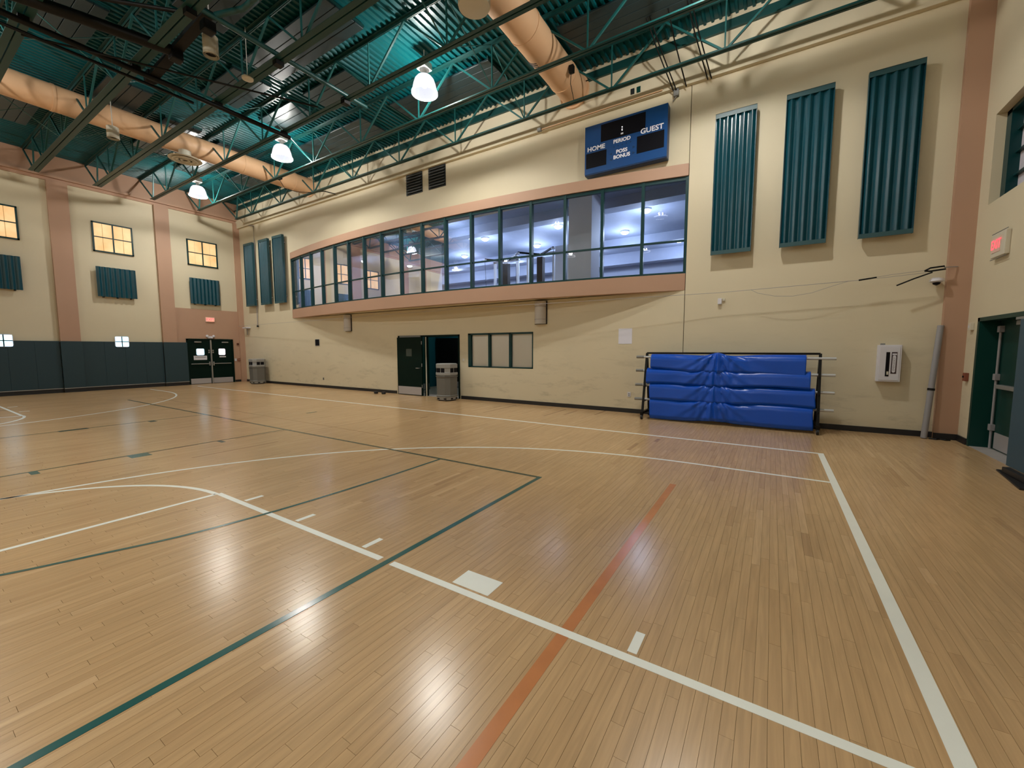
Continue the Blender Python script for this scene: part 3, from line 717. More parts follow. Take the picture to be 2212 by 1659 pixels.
# ------------------------------------------------------------------ far double door
t = sthing('door_1', (XF, 8.74, 0))
y0, y1, zt = 7.81, 9.69, 2.07; xf = XF - .02
MB().box(xf - .05, XF, y0, y0 + .06, 0, zt).box(xf - .05, XF, y1 - .06, y1, 0, zt).box(xf - .05, XF, y0, y1, zt - .06, zt).build('door_frame', M['dgreen'], t)
MB().box(xf - .09, XF, 8.71, 8.76, 0, zt - .05).build('centre_post', M['steel'], t, bevel=.005)
for i, (a0, a1) in enumerate(((y0 + .065, 8.705), (8.765, y1 - .065))):
    lf = MB().box(xf - .025, XF, a0, a1, .01, zt - .065).build('door_leaf', M['dgreen'], t)
    MB().box(xf - .032, xf - .025, a0 + .02, a1 - .02, .02, .26).build('kick_plate', M['kick'], lf)
    wy = (8.17, 8.47) if i == 0 else (9.06, 9.33)
    MB().prism([(wy[0] + .03, 1.33), (wy[1] - .03, 1.33), (wy[1], 1.36), (wy[1], 1.59), (wy[1] - .03, 1.62), (wy[0] + .03, 1.62), (wy[0], 1.59), (wy[0], 1.36)], 0, xf - .035, xf - .025).build('window_pane', M['day'] if i == 0 else M['day_pink'], lf)
    sy = (8.05, 8.57) if i == 0 else (9.08, 9.35); sz = (1.11, 1.30) if i == 0 else (1.215, 1.27)
    sg = MB().box(xf - .03, xf - .025, sy[0], sy[1], sz[0], sz[1]).build('notice_plate', M['white'], lf)
    if i == 0:
        for k in range(2): MB().box(xf - .032, xf - .0305, sy[0] + .05, sy[1] - .05, 1.205 + k * .035, 1.22 + k * .035).build('print_line', M['grey'], lf)
    MB().tube([(xf - .08, a0 + .05, .93), (xf - .08, a1 - .08, .93)], .018, 8).build('push_bar', M['steel'], lf)
    hy = a1 - .07 if i == 0 else a0 + .03
    MB().box(xf - .07, xf - .025, hy, hy + .05, .84, 1.02).build('bar_housing', M['steel'], lf, bevel=.01)
    MB().box(xf - .05, xf - .025, hy, hy + .05, 1.42, 1.48).box(xf - .05, xf - .025, hy, hy + .05, 1.51, 1.57).build('lock', M['steel'], lf)
    cy0 = 8.1 if i == 0 else 9.2
    MB().box(xf - .08, xf - .025, cy0, cy0 + .27, 1.90, 1.95).build('door_closer', M['steel'], lf, bevel=.01)
t = thing('emergency_light', 'white emergency light fixture just above the far double door', 'light', (XF - .05, 8.74, 2.12))
MB().box(XF - .10, XF - .012, 8.63, 8.85, 2.10, 2.20).build('housing', M['white'], t, bevel=.02)
for dy in (-.13, .13): MB().lathe(XF - .1, 8.74 + dy, [(.02, 2.14), (.055, 2.17), (.055, 2.23), (.02, 2.26)], 16).build('lamp_head', M['white'], t, smooth=True)
def exit_far():
    t = thing('exit_sign', 'small red lit exit sign on the salmon wall over the far double door', 'sign', (XF - .05, 8.78, 2.96))
    MB().box(XF - .07, XF - .012, 8.60, 8.97, 2.86, 3.07).build('housing', M['exit_bg'], t, bevel=.01)
    MB().box(XF - .075, XF - .07, 8.63, 8.94, 2.885, 3.045).build('face', mat('exit_far_face', (.8, .35, .25), .5, emis=(1, .30, .2), es=.8), t)
    text_part('EXIT', .15, lambda a, b: (XF - .077, 8.785 + a, 2.965 + b), 'letters', M['exit'], t, .004)
exit_far()
t = thing('alarm_strobe', 'small dark red alarm unit on the salmon wall right of the far door', 'alarm', (XF - .05, 9.93, 1.86))
MB().box(XF - .06, XF - .012, 9.86, 9.95, 1.80, 1.90).build('housing', M['red'], t, bevel=.01); MB().box(XF - .07, XF - .06, 9.88, 9.93, 1.83, 1.87).build('lens', M['black'], t)
t = thing('wall_switch', 'white switch plate on the salmon wall right of the far door', 'switch', (XF - .03, 9.78, 1.08))
MB().box(XF - .03, XF - .012, 9.74, 9.82, 1.02, 1.14).build('plate', M['white'], t, bevel=.004); MB().box(XF - .04, XF - .03, 9.77, 9.79, 1.06, 1.10).build('toggle', M['ivory'], t)
t = thing('pull_station', 'brown red pull station beside the white switch plate near the far corner', 'alarm', (XF - .05, 9.92, 1.08))
MB().box(XF - .06, XF - .012, 9.86, 9.97, 1.02, 1.14).build('housing', M['red'], t, bevel=.008); MB().box(XF - .068, XF - .06, 9.88, 9.95, 1.06, 1.09).build('handle', M['tan'], t)

# ------------------------------------------------------------------ corrugated acoustic wall panels
def ribs(n_, wd, depth, reverse=False):
    pts = []; p = wd / n_
    for k in range(n_):
        b = k * p
        pts += [(b + .0 * p, 0), (b + .06 * p, 0), (b + .44 * p, depth), (b + .52 * p, depth), (b + .92 * p, 0)]
    pts.append((wd, 0)); return pts
def wall_panel_R(x0, x1, label, n_=5):
    z0, z1 = 3.67, 6.61; yf = 10.02
    (xa, za), (xb, zb) = W(x0, z0, yf), W(x1, z1, yf)
    t = thing('acoustic_wall_panel', label, 'panel', ((xa + xb) / 2, YR, za), 'tall teal panels on the long wall')
    pr = ribs(n_, xb - xa, .05); vs = []; fs = []
    for (p, d) in pr:
        for zz in (za + .0, zb - .0): vs += [(xa + p, yf + .05 - d, zz), (xa + p, yf + .058 - d, zz)]
    for i in range(len(pr) - 1):
        b = i * 4; c = b + 4; fs += [(b, b + 2, c + 2, c), (b + 1, c + 1, c + 3, b + 3), (b, c, c + 1, b + 1), (b + 2, b + 3, c + 3, c + 2)]
    MB().add(vs, fs).build('corrugated_sheet', M['acou'], t)
    MB().box(xa - .01, xb + .01, yf - .005, yf + .012, zb - .085, zb + .01).box(xa - .01, xb + .01, yf - .005, yf + .09, zb, zb + .01).build('top_cap', M['acou_cap'], t)
    MB().box(xa - .01, xb + .01, yf - .005, yf + .012, za - .01, za + .07).build('bottom_cap', M['acou_cap'], t)
    MB().box(xa - .01, xa, yf, yf + .1, za, zb).box(xb, xb + .01, yf, yf + .1, za, zb).build('side_edge', M['acou'], t)
    for zz in (za + .3, zb - .3): MB().box(xa + .05, xb - .05, yf + .07, YR, zz - .02, zz + .02).build('wall_bracket', M['steel'], t)
wall_panel_R(0.49, 1.24, 'tall teal corrugated wall panel nearest the scoreboard, with peeling streaks')
wall_panel_R(-.78, -.035, 'tall teal corrugated wall panel, middle one of the three right of the scoreboard')
wall_panel_R(-2.03, -1.29, 'tall teal corrugated wall panel beside the salmon corner pilaster')
wall_panel_R(20.98, 21.75, 'tall teal wall panel nearest the far corner, left of the vertical conduit')
wall_panel_R(19.62, 20.38, 'tall teal wall panel in the middle of the far group, right of the conduit')
wall_panel_R(18.4, 19.18, 'tall teal wall panel of the far group nearest the gallery glazing')
for (y0, y1, lb) in ((2.02, 3.20, 'wide teal corrugated wall panel under the leftmost amber window'), (5.09, 6.27, 'wide teal corrugated wall panel under the middle amber window'), (8.12, 9.30, 'wide teal ribbed wall panel under the amber window nearest the corner')):
    xf_ = XF - .2; (ya, za), (yb, zb) = FW(y0, 3.66, xf_), FW(y1, 4.81, xf_)
    t = thing('acoustic_wall_panel', lb, 'panel', (XF, (ya + yb) / 2, za), 'wide teal panels on the far wall')
    pr = ribs(8, yb - ya, .045); vs = []; fs = []
    for (p, d) in pr:
        for zz in (za, zb): vs += [(xf_ + .05 - d, ya + p, zz), (xf_ + .058 - d, ya + p, zz)]
    for i in range(len(pr) - 1):
        b = i * 4; c = b + 4; fs += [(b, b + 2, c + 2, c), (b + 1, c + 1, c + 3, b + 3), (b, c, c + 1, b + 1), (b + 2, b + 3, c + 3, c + 2)]
    MB().add(vs, fs).build('corrugated_sheet', M['acou'], t)
    for k in range(3):
        yy = ya + (yb - ya) * (.15 + .35 * k)
        MB().box(xf_ + .06, XF, yy - .02, yy + .02, za - .03, za + .03).box(xf_ + .06, XF, yy - .02, yy + .02, zb - .1, zb - .04).build('wall_bracket', M['black'], t)

# ------------------------------------------------------------------ scoreboard
yf = 9.98
def w_(x, z): return W(x, z, yf)
(sx1, sz0), (sx0, sz1) = w_(4.25, 5.98), w_(2.24, 7.17)
t = thing('scoreboard', 'blue electronic scoreboard mounted on the wall above the gallery glazing', 'scoreboard', ((sx0 + sx1) / 2, YR, sz0))
MB().box(sx0, sx1, yf, YR - .02, sz0, sz1).build('case', M['board_side'], t, bevel=.02)
MB().box(sx0 + .004, sx1 - .004, yf - .008, yf, sz0 + .03, sz1 - .004).build('face', M['board'], t)
sw, sh = sx1 - sx0, sz1 - sz0
def sb(u, v): return sx1 - u * sw, sz1 - v * sh     # u from the left, v from the top, as seen
def sbox(u0, u1, v0, v1, nm, m, d=.004, par=None):
    xa, za = sb(u0, v0); xb, zb = sb(u1, v1); return MB().box(min(xa, xb), max(xa, xb), yf - .008 - d, yf - .008, min(za, zb), max(za, zb)).build(nm, m, par or t)
sbox(.21, .75, .045, .385, 'clock_display', M['dark'])
sbox(.02, .285, .555, .86, 'home_display', M['dark'])
sbox(.655, .965, .475, .80, 'guest_display', M['dark'])
def stext(s_, u, v, size, nm, sxx=1.05):
    cx, cz = sb(u, v); text_part(s_, size, lambda a, b: (cx - a, yf - .014, cz + b), nm, M['letter'], t, .004, sxx)
stext('HOME', .15, .48, .145, 'lettering', 1.1)
stext('GUEST', .825, .405, .155, 'lettering', 1.1)
stext('PERIOD', .475, .455, .115, 'lettering')
stext('POSS', .475, .665, .115, 'lettering')
stext('BONUS', .475, .765, .115, 'lettering')
stext('.', .475, .20, .2, 'lettering')
for v in (.205, .265):
    cx, cz = sb(.475, v); MB().prism([(cx + .014 * math.cos(a_ * PI / 4), cz + .014 * math.sin(a_ * PI / 4)) for a_ in range(8)], 1, yf - .018, yf - .012).build('clock_dot', M['clockdot'], t)
sbox(.46, .49, .315, .345, 'clock_dot', M['letter'], .006)
for u, v, s_ in ((.34, .68, -1), (.62, .65, 1), (.34, .79, -1), (.62, .76, 1)):
    cx, cz = sb(u, v); MB().prism([(cx + .03 * s_, cz + .03), (cx + .03 * s_, cz - .03), (cx - .03 * s_, cz)], 1, yf - .013, yf - .008).build('arrow_mark', M['board_side'], t)
for u in (.38, .43, .48, .53, .58):
    cx, cz = sb(u, .555 - (u - .38) * .1); MB().prism([(cx + .016 * math.cos(a_ * PI / 4), cz + .016 * math.sin(a_ * PI / 4)) for a_ in range(8)], 1, yf - .012, yf - .008).build('period_lamp', M['board_side'], t)

# vents high on the long wall
for (x0, x1, lb) in ((9.90, 10.63, 'black louvred wall vent, left one of the pair above the gallery'), (8.90, 9.62, 'black louvred wall vent, right one of the pair above the gallery')):
    t = thing('wall_vent', lb, 'vent', ((x0 + x1) / 2, YR, 6.7), 'black vents above the gallery')
    MB().box(x0, x1, YR - .02, YR, 6.72, 7.40).build('vent_frame', M['vent'], t)
    for k in range(7):
        zz = 6.77 + k * .088
        MB().bar((x0 + .03, YR - .045, zz), (x1 - .03, YR - .045, zz), .05, .006, up=(0, -.8, 1)).build('louvre_slat', M['vent'], t)
        MB().box(x0 + .03, x1 - .03, YR - .072, YR - .066, zz - .004, zz + .003).build('slat_edge', M['grey'], t)
for i, xx in enumerate((2.895, 3.035)):
    tag(MB().box(xx - .045, xx + .045, YR - .115, YR - .10, 7.54, 7.67).build('outlet_cover', M['dgreen2'] if i == 0 else M['vent'], org=(xx, YR - .1, 7.54), bevel=.006), 'small %s square cover on the upper wall above the scoreboard' % ('dark green' if i == 0 else 'black'), 'cover')

# wall sconces under the gallery
for (x0, x1, lb) in ((13.86, 14.34, 'grey half round wall sconce under the gallery, left of the open doorway'), (5.37, 5.72, 'grey half round wall sconce under the gallery, right of the open doorway')):
    yc = 10.1; xa, za = W(x0, 2.30, yc); xb, zb = W(x1, 2.92, yc); xm = (xa + xb) / 2; r = .17
    t = thing('wall_sconce', lb, 'sconce', (xm, YR, za), 'sconces under the gallery')
    MB().box(xm - r - .02, xm + r - .0 + .02, YR - .03, YR, za - .01, zb + .01).build('back_plate', M['black'], t)
    poly = [(xm + r * math.cos(a_), YR - .03 + r * .9 * math.sin(a_)) for a_ in [PI + PI * k / 14 for k in range(15)]]
    MB().prism(poly, 2, za, zb).build('diffuser', mat('sconce_diffuser', (.5, .47, .44), .5) if not bpy.data.materials.get('sconce_diffuser') else bpy.data.materials['sconce_diffuser'], t, smooth=True)
    for zz in (za + .12, zb - .14):
        p2 = [(xm + (r + .006) * math.cos(a_), YR - .03 + (r + .006) * .9 * math.sin(a_)) for a_ in [PI + PI * k / 14 for k in range(15)]]
        MB().prism(p2, 2, zz - .006, zz + .006).build('band', M['greypipe'], t, smooth=True)

# ------------------------------------------------------------------ double doorway in the long wall
t = sthing('door_2', ((DX0 + DX1) / 2, YR, 0))
MB().box(DX0, DX0 + .05, YR - .02, YR + .28, 0, DZ).box(DX1 - .05, DX1, YR - .02, YR + .28, 0, DZ).box(DX0, DX1, YR - .02, YR + .28, DZ - .05, DZ).build('door_frame', M['dgreen'], t)
MB().box(9.88, 9.93, YR - .03, YR + .1, 0, DZ - .05).build('centre_post', M['dgreen'], t)
lf = MB().box(9.98, 11.17, 10.10, 10.15, .01, 2.0).build('door_leaf', M['dgreen'], t, bevel=.004)
MB().box(10.02, 11.13, 10.092, 10.10, .03, .30).build('kick_plate', M['kick'], lf)
MB().box(10.45, 10.72, 10.096, 10.10, 1.35, 1.60).build('view_panel', mat('dark_view_glass', (.035, .05, .045), .2), lf)
MB().tube([(10.07, 10.03, .95), (10.2, 10.03, .95)], .012, 8).tube([(10.08, 10.03, .95), (10.08, 10.10, .95)], .012, 8).build('handle', M['steel'], lf)
for zz in (.28, 1.0, 1.75): MB().tube([(9.975, 10.09, zz), (9.975, 10.09, zz + .11)], .012, 8).build('hinge', M['steel'], lf)
MB().box(10.1, 11.1, 10.16, 10.20, 2.0, 2.05).build('closer_arm', M['grey'], t)
lf = MB().box(8.46, 8.51, YR + .02, YR + 1.15, .01, 2.0).build('door_leaf', M['dgreen'], t, bevel=.004)
MB().box(8.51, 8.56, YR + .2, YR + 1.0, .92, .98).build('push_bar', M['steel'], lf)
MB().box(9.86, 9.88, YR - .035, YR + .0, 0, 2.0).build('edge_strip', M['ivory'], t)
# vestibule behind the doorway
S('floor_vestibule', MB().box(7.6, 12.5, YR, 13.4, -.25, 0.0), M['conc'])
S('wall_vestibule_back', MB().box(7.6, 12.5, 13.2, 13.4, 0, 2.7), M['tealwall'])
S('wall_vestibule_side', MB().box(12.2, 12.4, YR + TH, 13.3, 0, 2.7).box(7.7, 7.9, YR + TH, 13.3, 0, 2.7), M['tealwall'])
S('ceiling_vestibule', MB().box(7.6, 12.5, YR + TH, 13.4, 2.6, 2.75), M['ivory'])
t = sthing('door_3', (12.0, 11.6, 0))
lf = MB().box(11.35, 11.40, YR + .4, 11.9, .01, 2.02).build('door_leaf', M['dgreen2'], t)
MB().box(11.34, 11.35, YR + .45, 11.85, .03, .26).build('kick_plate', M['kick'], lf)
t = sthing('door_4', (10.9, 13.15, 0))
lf = MB().box(10.2, 12.1, 13.12, 13.18, .01, 2.05).build('door_leaf', M['black'], t)
MB().box(10.3, 12.0, 13.11, 13.12, .03, .25).build('kick_plate', M['kick'], lf)
MB().box(10.7, 10.73, 13.10, 13.12, .3, 1.8).build('push_strip', M['grey'], lf)
t = thing('vestibule_light', 'small oval white light inside the vestibule behind the open doorway', 'light', (10.25, 12.9, 2.35))
MB().lathe(10.2, 12.6, [(.11, 2.58), (.11, 2.55), (.02, 2.53)], 20).build('diffuser', emit('vestibule_glow', (.9, 1, .95), 6), t)
MB().lathe(10.2, 12.6, [(.13, 2.6), (.13, 2.57), (.11, 2.56)], 20).build('ring', M['ivory'], t)
point_light('vestibule_point', 10.0, 12.3, 2.4, 14, (.8, 1, .95), .1)

# office window
t = sthing('window_8', ((OX0 + OX1) / 2, YR, OZ0))
yb_ = YR + .06
MB().box(OX0, OX1, YR - .005, yb_ + .05, OZ0, OZ0 + .035).box(OX0, OX1, YR - .005, yb_ + .05, OZ1 - .05, OZ1).box(OX0, OX0 + .035, YR - .005, yb_ + .05, OZ0, OZ1).box(OX1 - .11, OX1, YR - .005, yb_ + .05, OZ0, OZ1).build('window_frame', M['frame'], t)
for xm in (6.52, 7.27): MB().box(xm - .035, xm + .035, YR - .005, yb_ + .05, OZ0, OZ1).build('mullion', M['frame'], t)
for xa, xb in ((5.775, 6.485), (6.555, 7.235), (7.305, 7.97)):
    MB().box(xa, xb, yb_, yb_ + .006, OZ0 + .035, OZ1 - .05).build('pane', M['glass2'], t)
    MB().box(xa, xb, yb_ + .02, yb_ + .03, OZ0, OZ1).build('blind', M['blind'], t)

# small things on the long wall
def plate(x, z, w2_, h2, m, name, lb, cat, th=.02, extra=None):
    t = thing(name, lb, cat, (x, YR, z - h2))
    MB().box(x - w2_, x + w2_, YR - th, YR, z - h2, z + h2).build('plate', m, t, bevel=min(.004, th / 3))
    if extra: extra(t)
    return t
plate(16.04, 1.87, .17, .16, M['ivory'], 'wall_sign', 'small black sign with a pale border left of the open doorway', 'sign', .012, lambda t: MB().box(15.90, 16.18, YR - .018, YR - .012, 1.74, 2.0).build('dark_face', M['dark'], t))
tag(MB().box(2.94, 3.28, YR - .004, YR - .0005, 1.72, 2.10).build('paper_notice', M['paper'], org=(3.1, YR, 1.72)), 'blank white paper sheet taped to the wall above the left end of the mat rack', 'paper')
plate(2.98, .46, .04, .06, M['white'], 'power_outlet', 'white power outlet low on the wall just left of the mat rack', 'outlet', .012, lambda t: MB().box(2.965, 2.995, YR - .016, YR - .012, .43, .45).box(2.965, 2.995, YR - .016, YR - .012, .47, .49).build('sockets', M['grey'], t))
plate(15.72, .37, .035, .055, M['grey'], 'power_outlet', 'small dark outlet low on the wall between the far bin and the doorway', 'outlet', .012, lambda t: MB().box(15.7, 15.74, YR - .016, YR - .012, .34, .40).build('sockets', M['black'], t))
plate(8.27, 1.25, .035, .055, M['ivory'], 'light_switch', 'ivory switch plate between the doorway and the office window', 'switch', .012, lambda t: MB().box(8.26, 8.28, YR - .022, YR - .012, 1.23, 1.27).build('toggle', M['white'], t))
t = thing('motion_sensor', 'small white sensor on the wall above the blue mats', 'sensor', (1.0, YR, 2.62))
MB().box(.98, 1.06, YR - .06, YR, 2.57, 2.70).build('housing', M['white'], t, bevel=.012)
MB().box(.92, .97, YR - .03, YR, 2.64, 2.70).build('side_unit', M['ivory'], t, bevel=.008)
# wall camera at near corner
t = thing('dome_camera', 'white dome camera on a bracket beside the near corner pilaster', 'camera', (-2.33, YR - .15, 2.7))
MB().lathe(-2.36, YR - .15, [(.02, 2.82), (.09, 2.80), (.095, 2.76), (.06, 2.74)], 20).build('housing', M['white'], t, smooth=True)
MB().lathe(-2.36, YR - .15, [(.055, 2.742), (.045, 2.71), (.01, 2.69)], 16).build('dome', M['dark'], t, smooth=True)
MB().box(-2.40, -2.32, YR - .12, YR, 2.79, 2.83).build('bracket', M['white'], t)
t = thing('dome_camera', 'white camera on a bracket at the far corner over the grey bin', 'camera', (21.7, YR - .1, 2.6))
MB().box(21.45, 21.85, YR - .2, YR, 2.60, 2.66).build('housing', M['white'], t, bevel=.01)
MB().tube([(21.6, YR - .1, 2.6), (21.7, YR - .05, 2.3)], .02, 8).build('bracket', M['grey'], t)

# fire hose style white cabinet with printed signs
yc = 10.07
(xa, za), (xb, zb) = W(-2.02, .98, yc), W(-1.69, 1.665, yc)
t = thing('wall_cabinet', 'white wall cabinet with two dark vertical labels beside the leaning grey post', 'cabinet', ((xa + xb) / 2, YR, za))
MB().box(xa, xb, yc, YR, za, zb).build('body', M['white'], t, bevel=.008)
dr = MB().box(xa + .025, xb - .02, yc - .008, yc, za + .03, zb - .03).build('door', M['white'], t, bevel=.003)
wd = xb - xa
# seen from the room the left edge is xb
MB().box(xb - .50 * wd, xb - .34 * wd, yc - .011, yc - .008, za + .10, zb - .13).build('dark_label', M['dark'], dr)
MB().box(xb - .485 * wd, xb - .40 * wd, yc - .013, yc - .011, za + .13, za + .19).build('label_print', M['ivory'], dr)
fr = MB().box(xb - .81 * wd, xb - .57 * wd, yc - .011, yc - .008, za + .15, zb - .13).build('printed_label', mat('label_maroon', (.035, .015, .02), .5), dr)
MB().prism([(xb - (.69 + .075 * math.cos(a_)) * wd, (za + .20 if math.sin(a_) < 0 else zb - .22) + .03 * math.sin(a_)) for a_ in [k * PI / 8 + .01 for k in range(16)]], 1, yc - .013, yc - .011).build('label_window', M['white'], dr)
MB().box(xb - .79 * wd, xb - .60 * wd, yc - .013, yc - .011, zb - .185, zb - .155).build('label_print', M['white'], dr)
text_part('EMERGENCY', .045, lambda a, b: (xb - .69 * wd + b, yc - .0135, (za + zb) / 2 - .01 + a), 'label_letters', M['grey'], dr, 0, .95)
MB().box(xb - .28 * wd, xb - .08 * wd, yc + .02, yc + .06, zb, zb + .03).build('top_latch', M['grey'], t)

# leaning post
t = thing('leaning_post', 'grey padded volleyball post leaning against the wall in the near corner', 'post', (-2.38, 10.05, 0))
MB().tube([(-2.355, 10.02, 0.01), (-2.47, 10.10, 2.0)], .045, 12).build('post', M['greypipe'], t, smooth=True)
MB().tube([(-2.405, 10.055, .86), (-2.408, 10.057, .90)], .052, 12).build('collar', M['black'], t, smooth=True)

# cable along the wall with its slack and turnbuckles, wall to wall
t = thing('divider_cable', 'thin steel cable stretched along the long wall with turnbuckle and slack loop', 'cable', (10, 9.95, 2.9))
cy = 9.98
MB().tube([(22.15, cy, 2.72), (8, cy - .7 + .3, 2.78), (1.0, cy - .02, 2.80), (-1.3, cy, 2.86)], .005, 6).build('cable', M['greypipe'], t)
MB().tube([(-1.3, cy, 2.86), (-1.75, cy, 2.92), (-2.2, cy, 2.95)], .004, 6).tube([(-1.55, cy, 2.87), (-2.2, cy, 2.91)], .004, 6).build('cable', M['greypipe'], t)
MB().tube([(-1.15, cy, 2.855), (-.9, cy, 2.78), (-.6, cy, 2.68), (-.3, cy, 2.64), (0, cy, 2.66), (.3, cy, 2.74), (.42, cy, 2.81)], .004, 6).build('slack_loop', M['greypipe'], t)
MB().tube([(-1.3, cy, 2.86), (-1.55, cy, 2.89)], .014, 8).build('clamp', M['black'], t)
MB().tube([(-2.18, cy, 2.94), (-2.25, cy, 2.985), (-2.42, cy, 3.0), (-2.44, cy, 2.95), (-2.25, cy, 2.93), (-2.18, cy, 2.94)], .014, 8).build('hook', M['black'], t)
MB().tube([(-2.42, cy, 2.98), (-2.62, YR - .1, 2.99)], .008, 6).build('anchor', M['greypipe'], t)
MB().tube([(-2.28, cy, 2.91), (-2.05, cy, 2.82), (-1.83, cy, 2.72)], .012, 8).build('lever', M['black'], t)

# conduits
t = thing('conduit', 'thin vertical conduit running down the far end of the long wall between teal panels', 'conduit', (20.5, YR, 2.7))
MB().tube([(22.0, YR - .05, 7.42), (21.2, YR - .05, 7.42), (20.62, YR - .05, 7.3), (20.60, YR - .05, 6.6), (20.70, YR - .05, 2.72)], .018, 8).build('pipe', M['greypipe'], t, smooth=True)
MB().lathe(20.70, YR - .05, [(.04, 2.64), (.04, 2.72)], 12).build('end_cap', M['black'], t)
t = thing('conduit', 'horizontal conduit along the ledge above the scoreboard ending at a grey box', 'conduit', (4, YR, 7.4))
MB().tube([(5.5, YR - .13, 7.40), (2.35, YR - .13, 7.41)], .012, 8).build('pipe', M['duct'], t)
MB().box(5.44, 5.54, YR - .18, YR - .1, 7.36, 7.44).build('junction_box', M['grey'], t)
t = thing('control_box', 'small grey control box on the wall just above the right end of the scoreboard', 'box', (2.09, YR, 7.2))
MB().box(2.01, 2.12, YR - .10, YR, 7.22, 7.36).build('control_box', M['grey'], t, bevel=.01)
MB().tube([(2.06, YR - .06, 7.22), (2.10, YR - .06, 7.17), (2.14, YR - .04, 7.14)], .010, 6).build('lead', M['grey'], t)
t = thing('hanging_cables', 'dark cables dropping from the roof through the joist to the ledge right of the scoreboard', 'cable', (1.9, 9.9, 7.4))
for (xa, xb) in ((2.55, 2.12), (2.48, 2.06), (2.1, 1.85), (1.75, 1.42), (1.68, 1.35)):
    MB().tube([(xa, 9.1, 8.55), ((xa + xb) / 2 + .02, 9.5, 7.95), (xb, YR - .11, 7.33)], .014, 6).build('cable', M['black'], t, smooth=True)
t = thing('duct_cord', 'black cord looped over the near tan duct with a small box', 'cord', (4.3, 8.9, 8))
for k in range(3):
    yy = 8.30 + k * .06
    MB().tube([(4.50 + .355 * math.cos(a_), yy + .1 * math.sin(a_), 8.05 + .355 * math.sin(a_)) for a_ in [PI * (1.55 + .9 * i / 12) for i in range(13)]], .008, 6).build('cord', M['black'], t)
MB().box(4.05, 4.16, 8.98, 9.08, 7.80, 7.96).build('box', M['black'], t, bevel=.01)
MB().tube([(4.12, 9.03, 7.8), (4.16, 9.1, 7.62), (4.22, 9.35, 7.55), (4.3, 9.6, 7.56)], .008, 6).build('cord', M['black'], t)
t = thing('duct_cord', 'black cord and box hanging by the far tan duct', 'cord', (15.3, 8.6, 7.6))
MB().box(15.1, 15.3, 8.4, 8.52, 7.66, 7.76).build('box', M['dark'], t)
MB().tube([(15.2, 8.46, 7.66), (15.3, 8.7, 7.45), (15.2, 9.1, 7.42), (15.0, 9.6, 7.52)], .01, 6).build('cord', M['black'], t)
MB().tube([(15.0, 9.6, 7.52), (14.6, 9.8, 7.55), (14.2, 10.0, 7.43)], .018, 6).build('cord', M['black'], t)

# ------------------------------------------------------------------ near wall: window, exit sign, door
t = sthing('window_9', (XN - .2, 8, NWZ0))
xs = XN - .22
MB().box(xs - .05, xs + .1, NWY1 - .16, NWY1, NWZ0, NWZ1).box(xs - .05, xs + .1, NWY0, NWY0 + .08, NWZ0, NWZ1).box(xs - .05, xs + .1, NWY0, NWY1, NWZ1 - .06, NWZ1).box(xs - .05, xs + .1, NWY0, NWY1, NWZ0, NWZ0 + .05).build('window_frame', M['frame'], t)
for y in [NWY1 - .16 - .42 * k for k in range(1, 7)]: MB().box(xs - .02, xs + .03, y - .014, y + .014, NWZ0, NWZ1).build('mullion', M['frame'], t)
for z in (NWZ0 + .36, NWZ0 + .7, NWZ0 + 1.03): MB().box(xs - .02, xs + .03, NWY0, NWY1, z - .012, z + .012).build('transom', M['frame'], t)
MB().box(xs - .03, xs - .025, NWY0, NWY1, NWZ0, NWZ1).build('pane', mat('pale_blind', (.55, .52, .58), .6, noise=.08, nscale=14), t)
t = thing('exit_sign', 'lit exit sign with red letters on the near wall over the open dark green door', 'sign', (XN + .05, 9.1, 3.1))
zc = 3.10; yc = 9.08
MB().box(XN, XN + .06, yc - .24, yc + .20, 2.95, 3.30).build('housing', M['ivory'], t, bevel=.012)
MB().box(XN + .06, XN + .066, yc - .12, yc + .16, 3.02, 3.24).build('face', M['exit_bg'], t)
text_part('EXIT', .19, lambda a, b: (XN + .07, yc + .02 - a, 3.13 + b), 'letters', M['exit'], t, .004, .8)
for z in (2.93, 3.31): MB().tube([(XN + .05, yc - .27, z), (XN + .05, yc + .22, z)], .006, 6).build('guard_wire', M['grey'], t)
t = thing('door_sensor', 'small ivory box on the near wall at the top corner of the dark green door', 'sensor', (XN, 9.86, 1.96))
MB().box(XN, XN + .05, 9.83, 9.93, 1.90, 2.02).build('housing', M['ivory'], t, bevel=.008); MB().box(XN + .05, XN + .055, 9.86, 9.90, 1.94, 1.98).build('lens', M['white'], t)
t = thing('pull_station', 'small brown red alarm pull station left of the dark green near door', 'alarm', (XN, 9.90, 1.12))
MB().box(XN, XN + .05, 9.86, 9.96, 1.05, 1.19).build('housing', M['red'], t, bevel=.008); MB().lathe(XN + .055, 9.91, [(.012, 1.11), (.012, 1.14)], 10).build('knob', M['black'], t)

t = sthing('door_5', (XN, 8.4, 0))
MB().box(XN - .3, XN + .01, NDY1 - .07, NDY1, 0, NDZ).box(XN - .3, XN + .01, NDY0, NDY0 + .07, 0, NDZ).box(XN - .3, XN + .01, NDY0, NDY1, NDZ - .06, NDZ).build('door_frame', M['dgreen2'], t)
lf = MB().box(XN - .28, XN - .23, 8.36, NDY1 - .07, .01, NDZ - .06).build('door_leaf', mat('deep_green_leaf', (.003, .035, .028), .4), t)
MB().box(XN - .235, XN - .222, 8.40, NDY1 - .22, .03, .28).build('kick_plate', M['kick'], lf)
MB().box(XN - .23, XN - .15, 8.4, NDY1 - .3, .98, 1.04).build('push_bar', M['grey'], lf, bevel=.008)
MB().tube([(XN - .20, NDY1 - .17, .02), (XN - .20, NDY1 - .17, 1.95)], .016, 8).build('vertical_rod', M['greypipe'], lf)
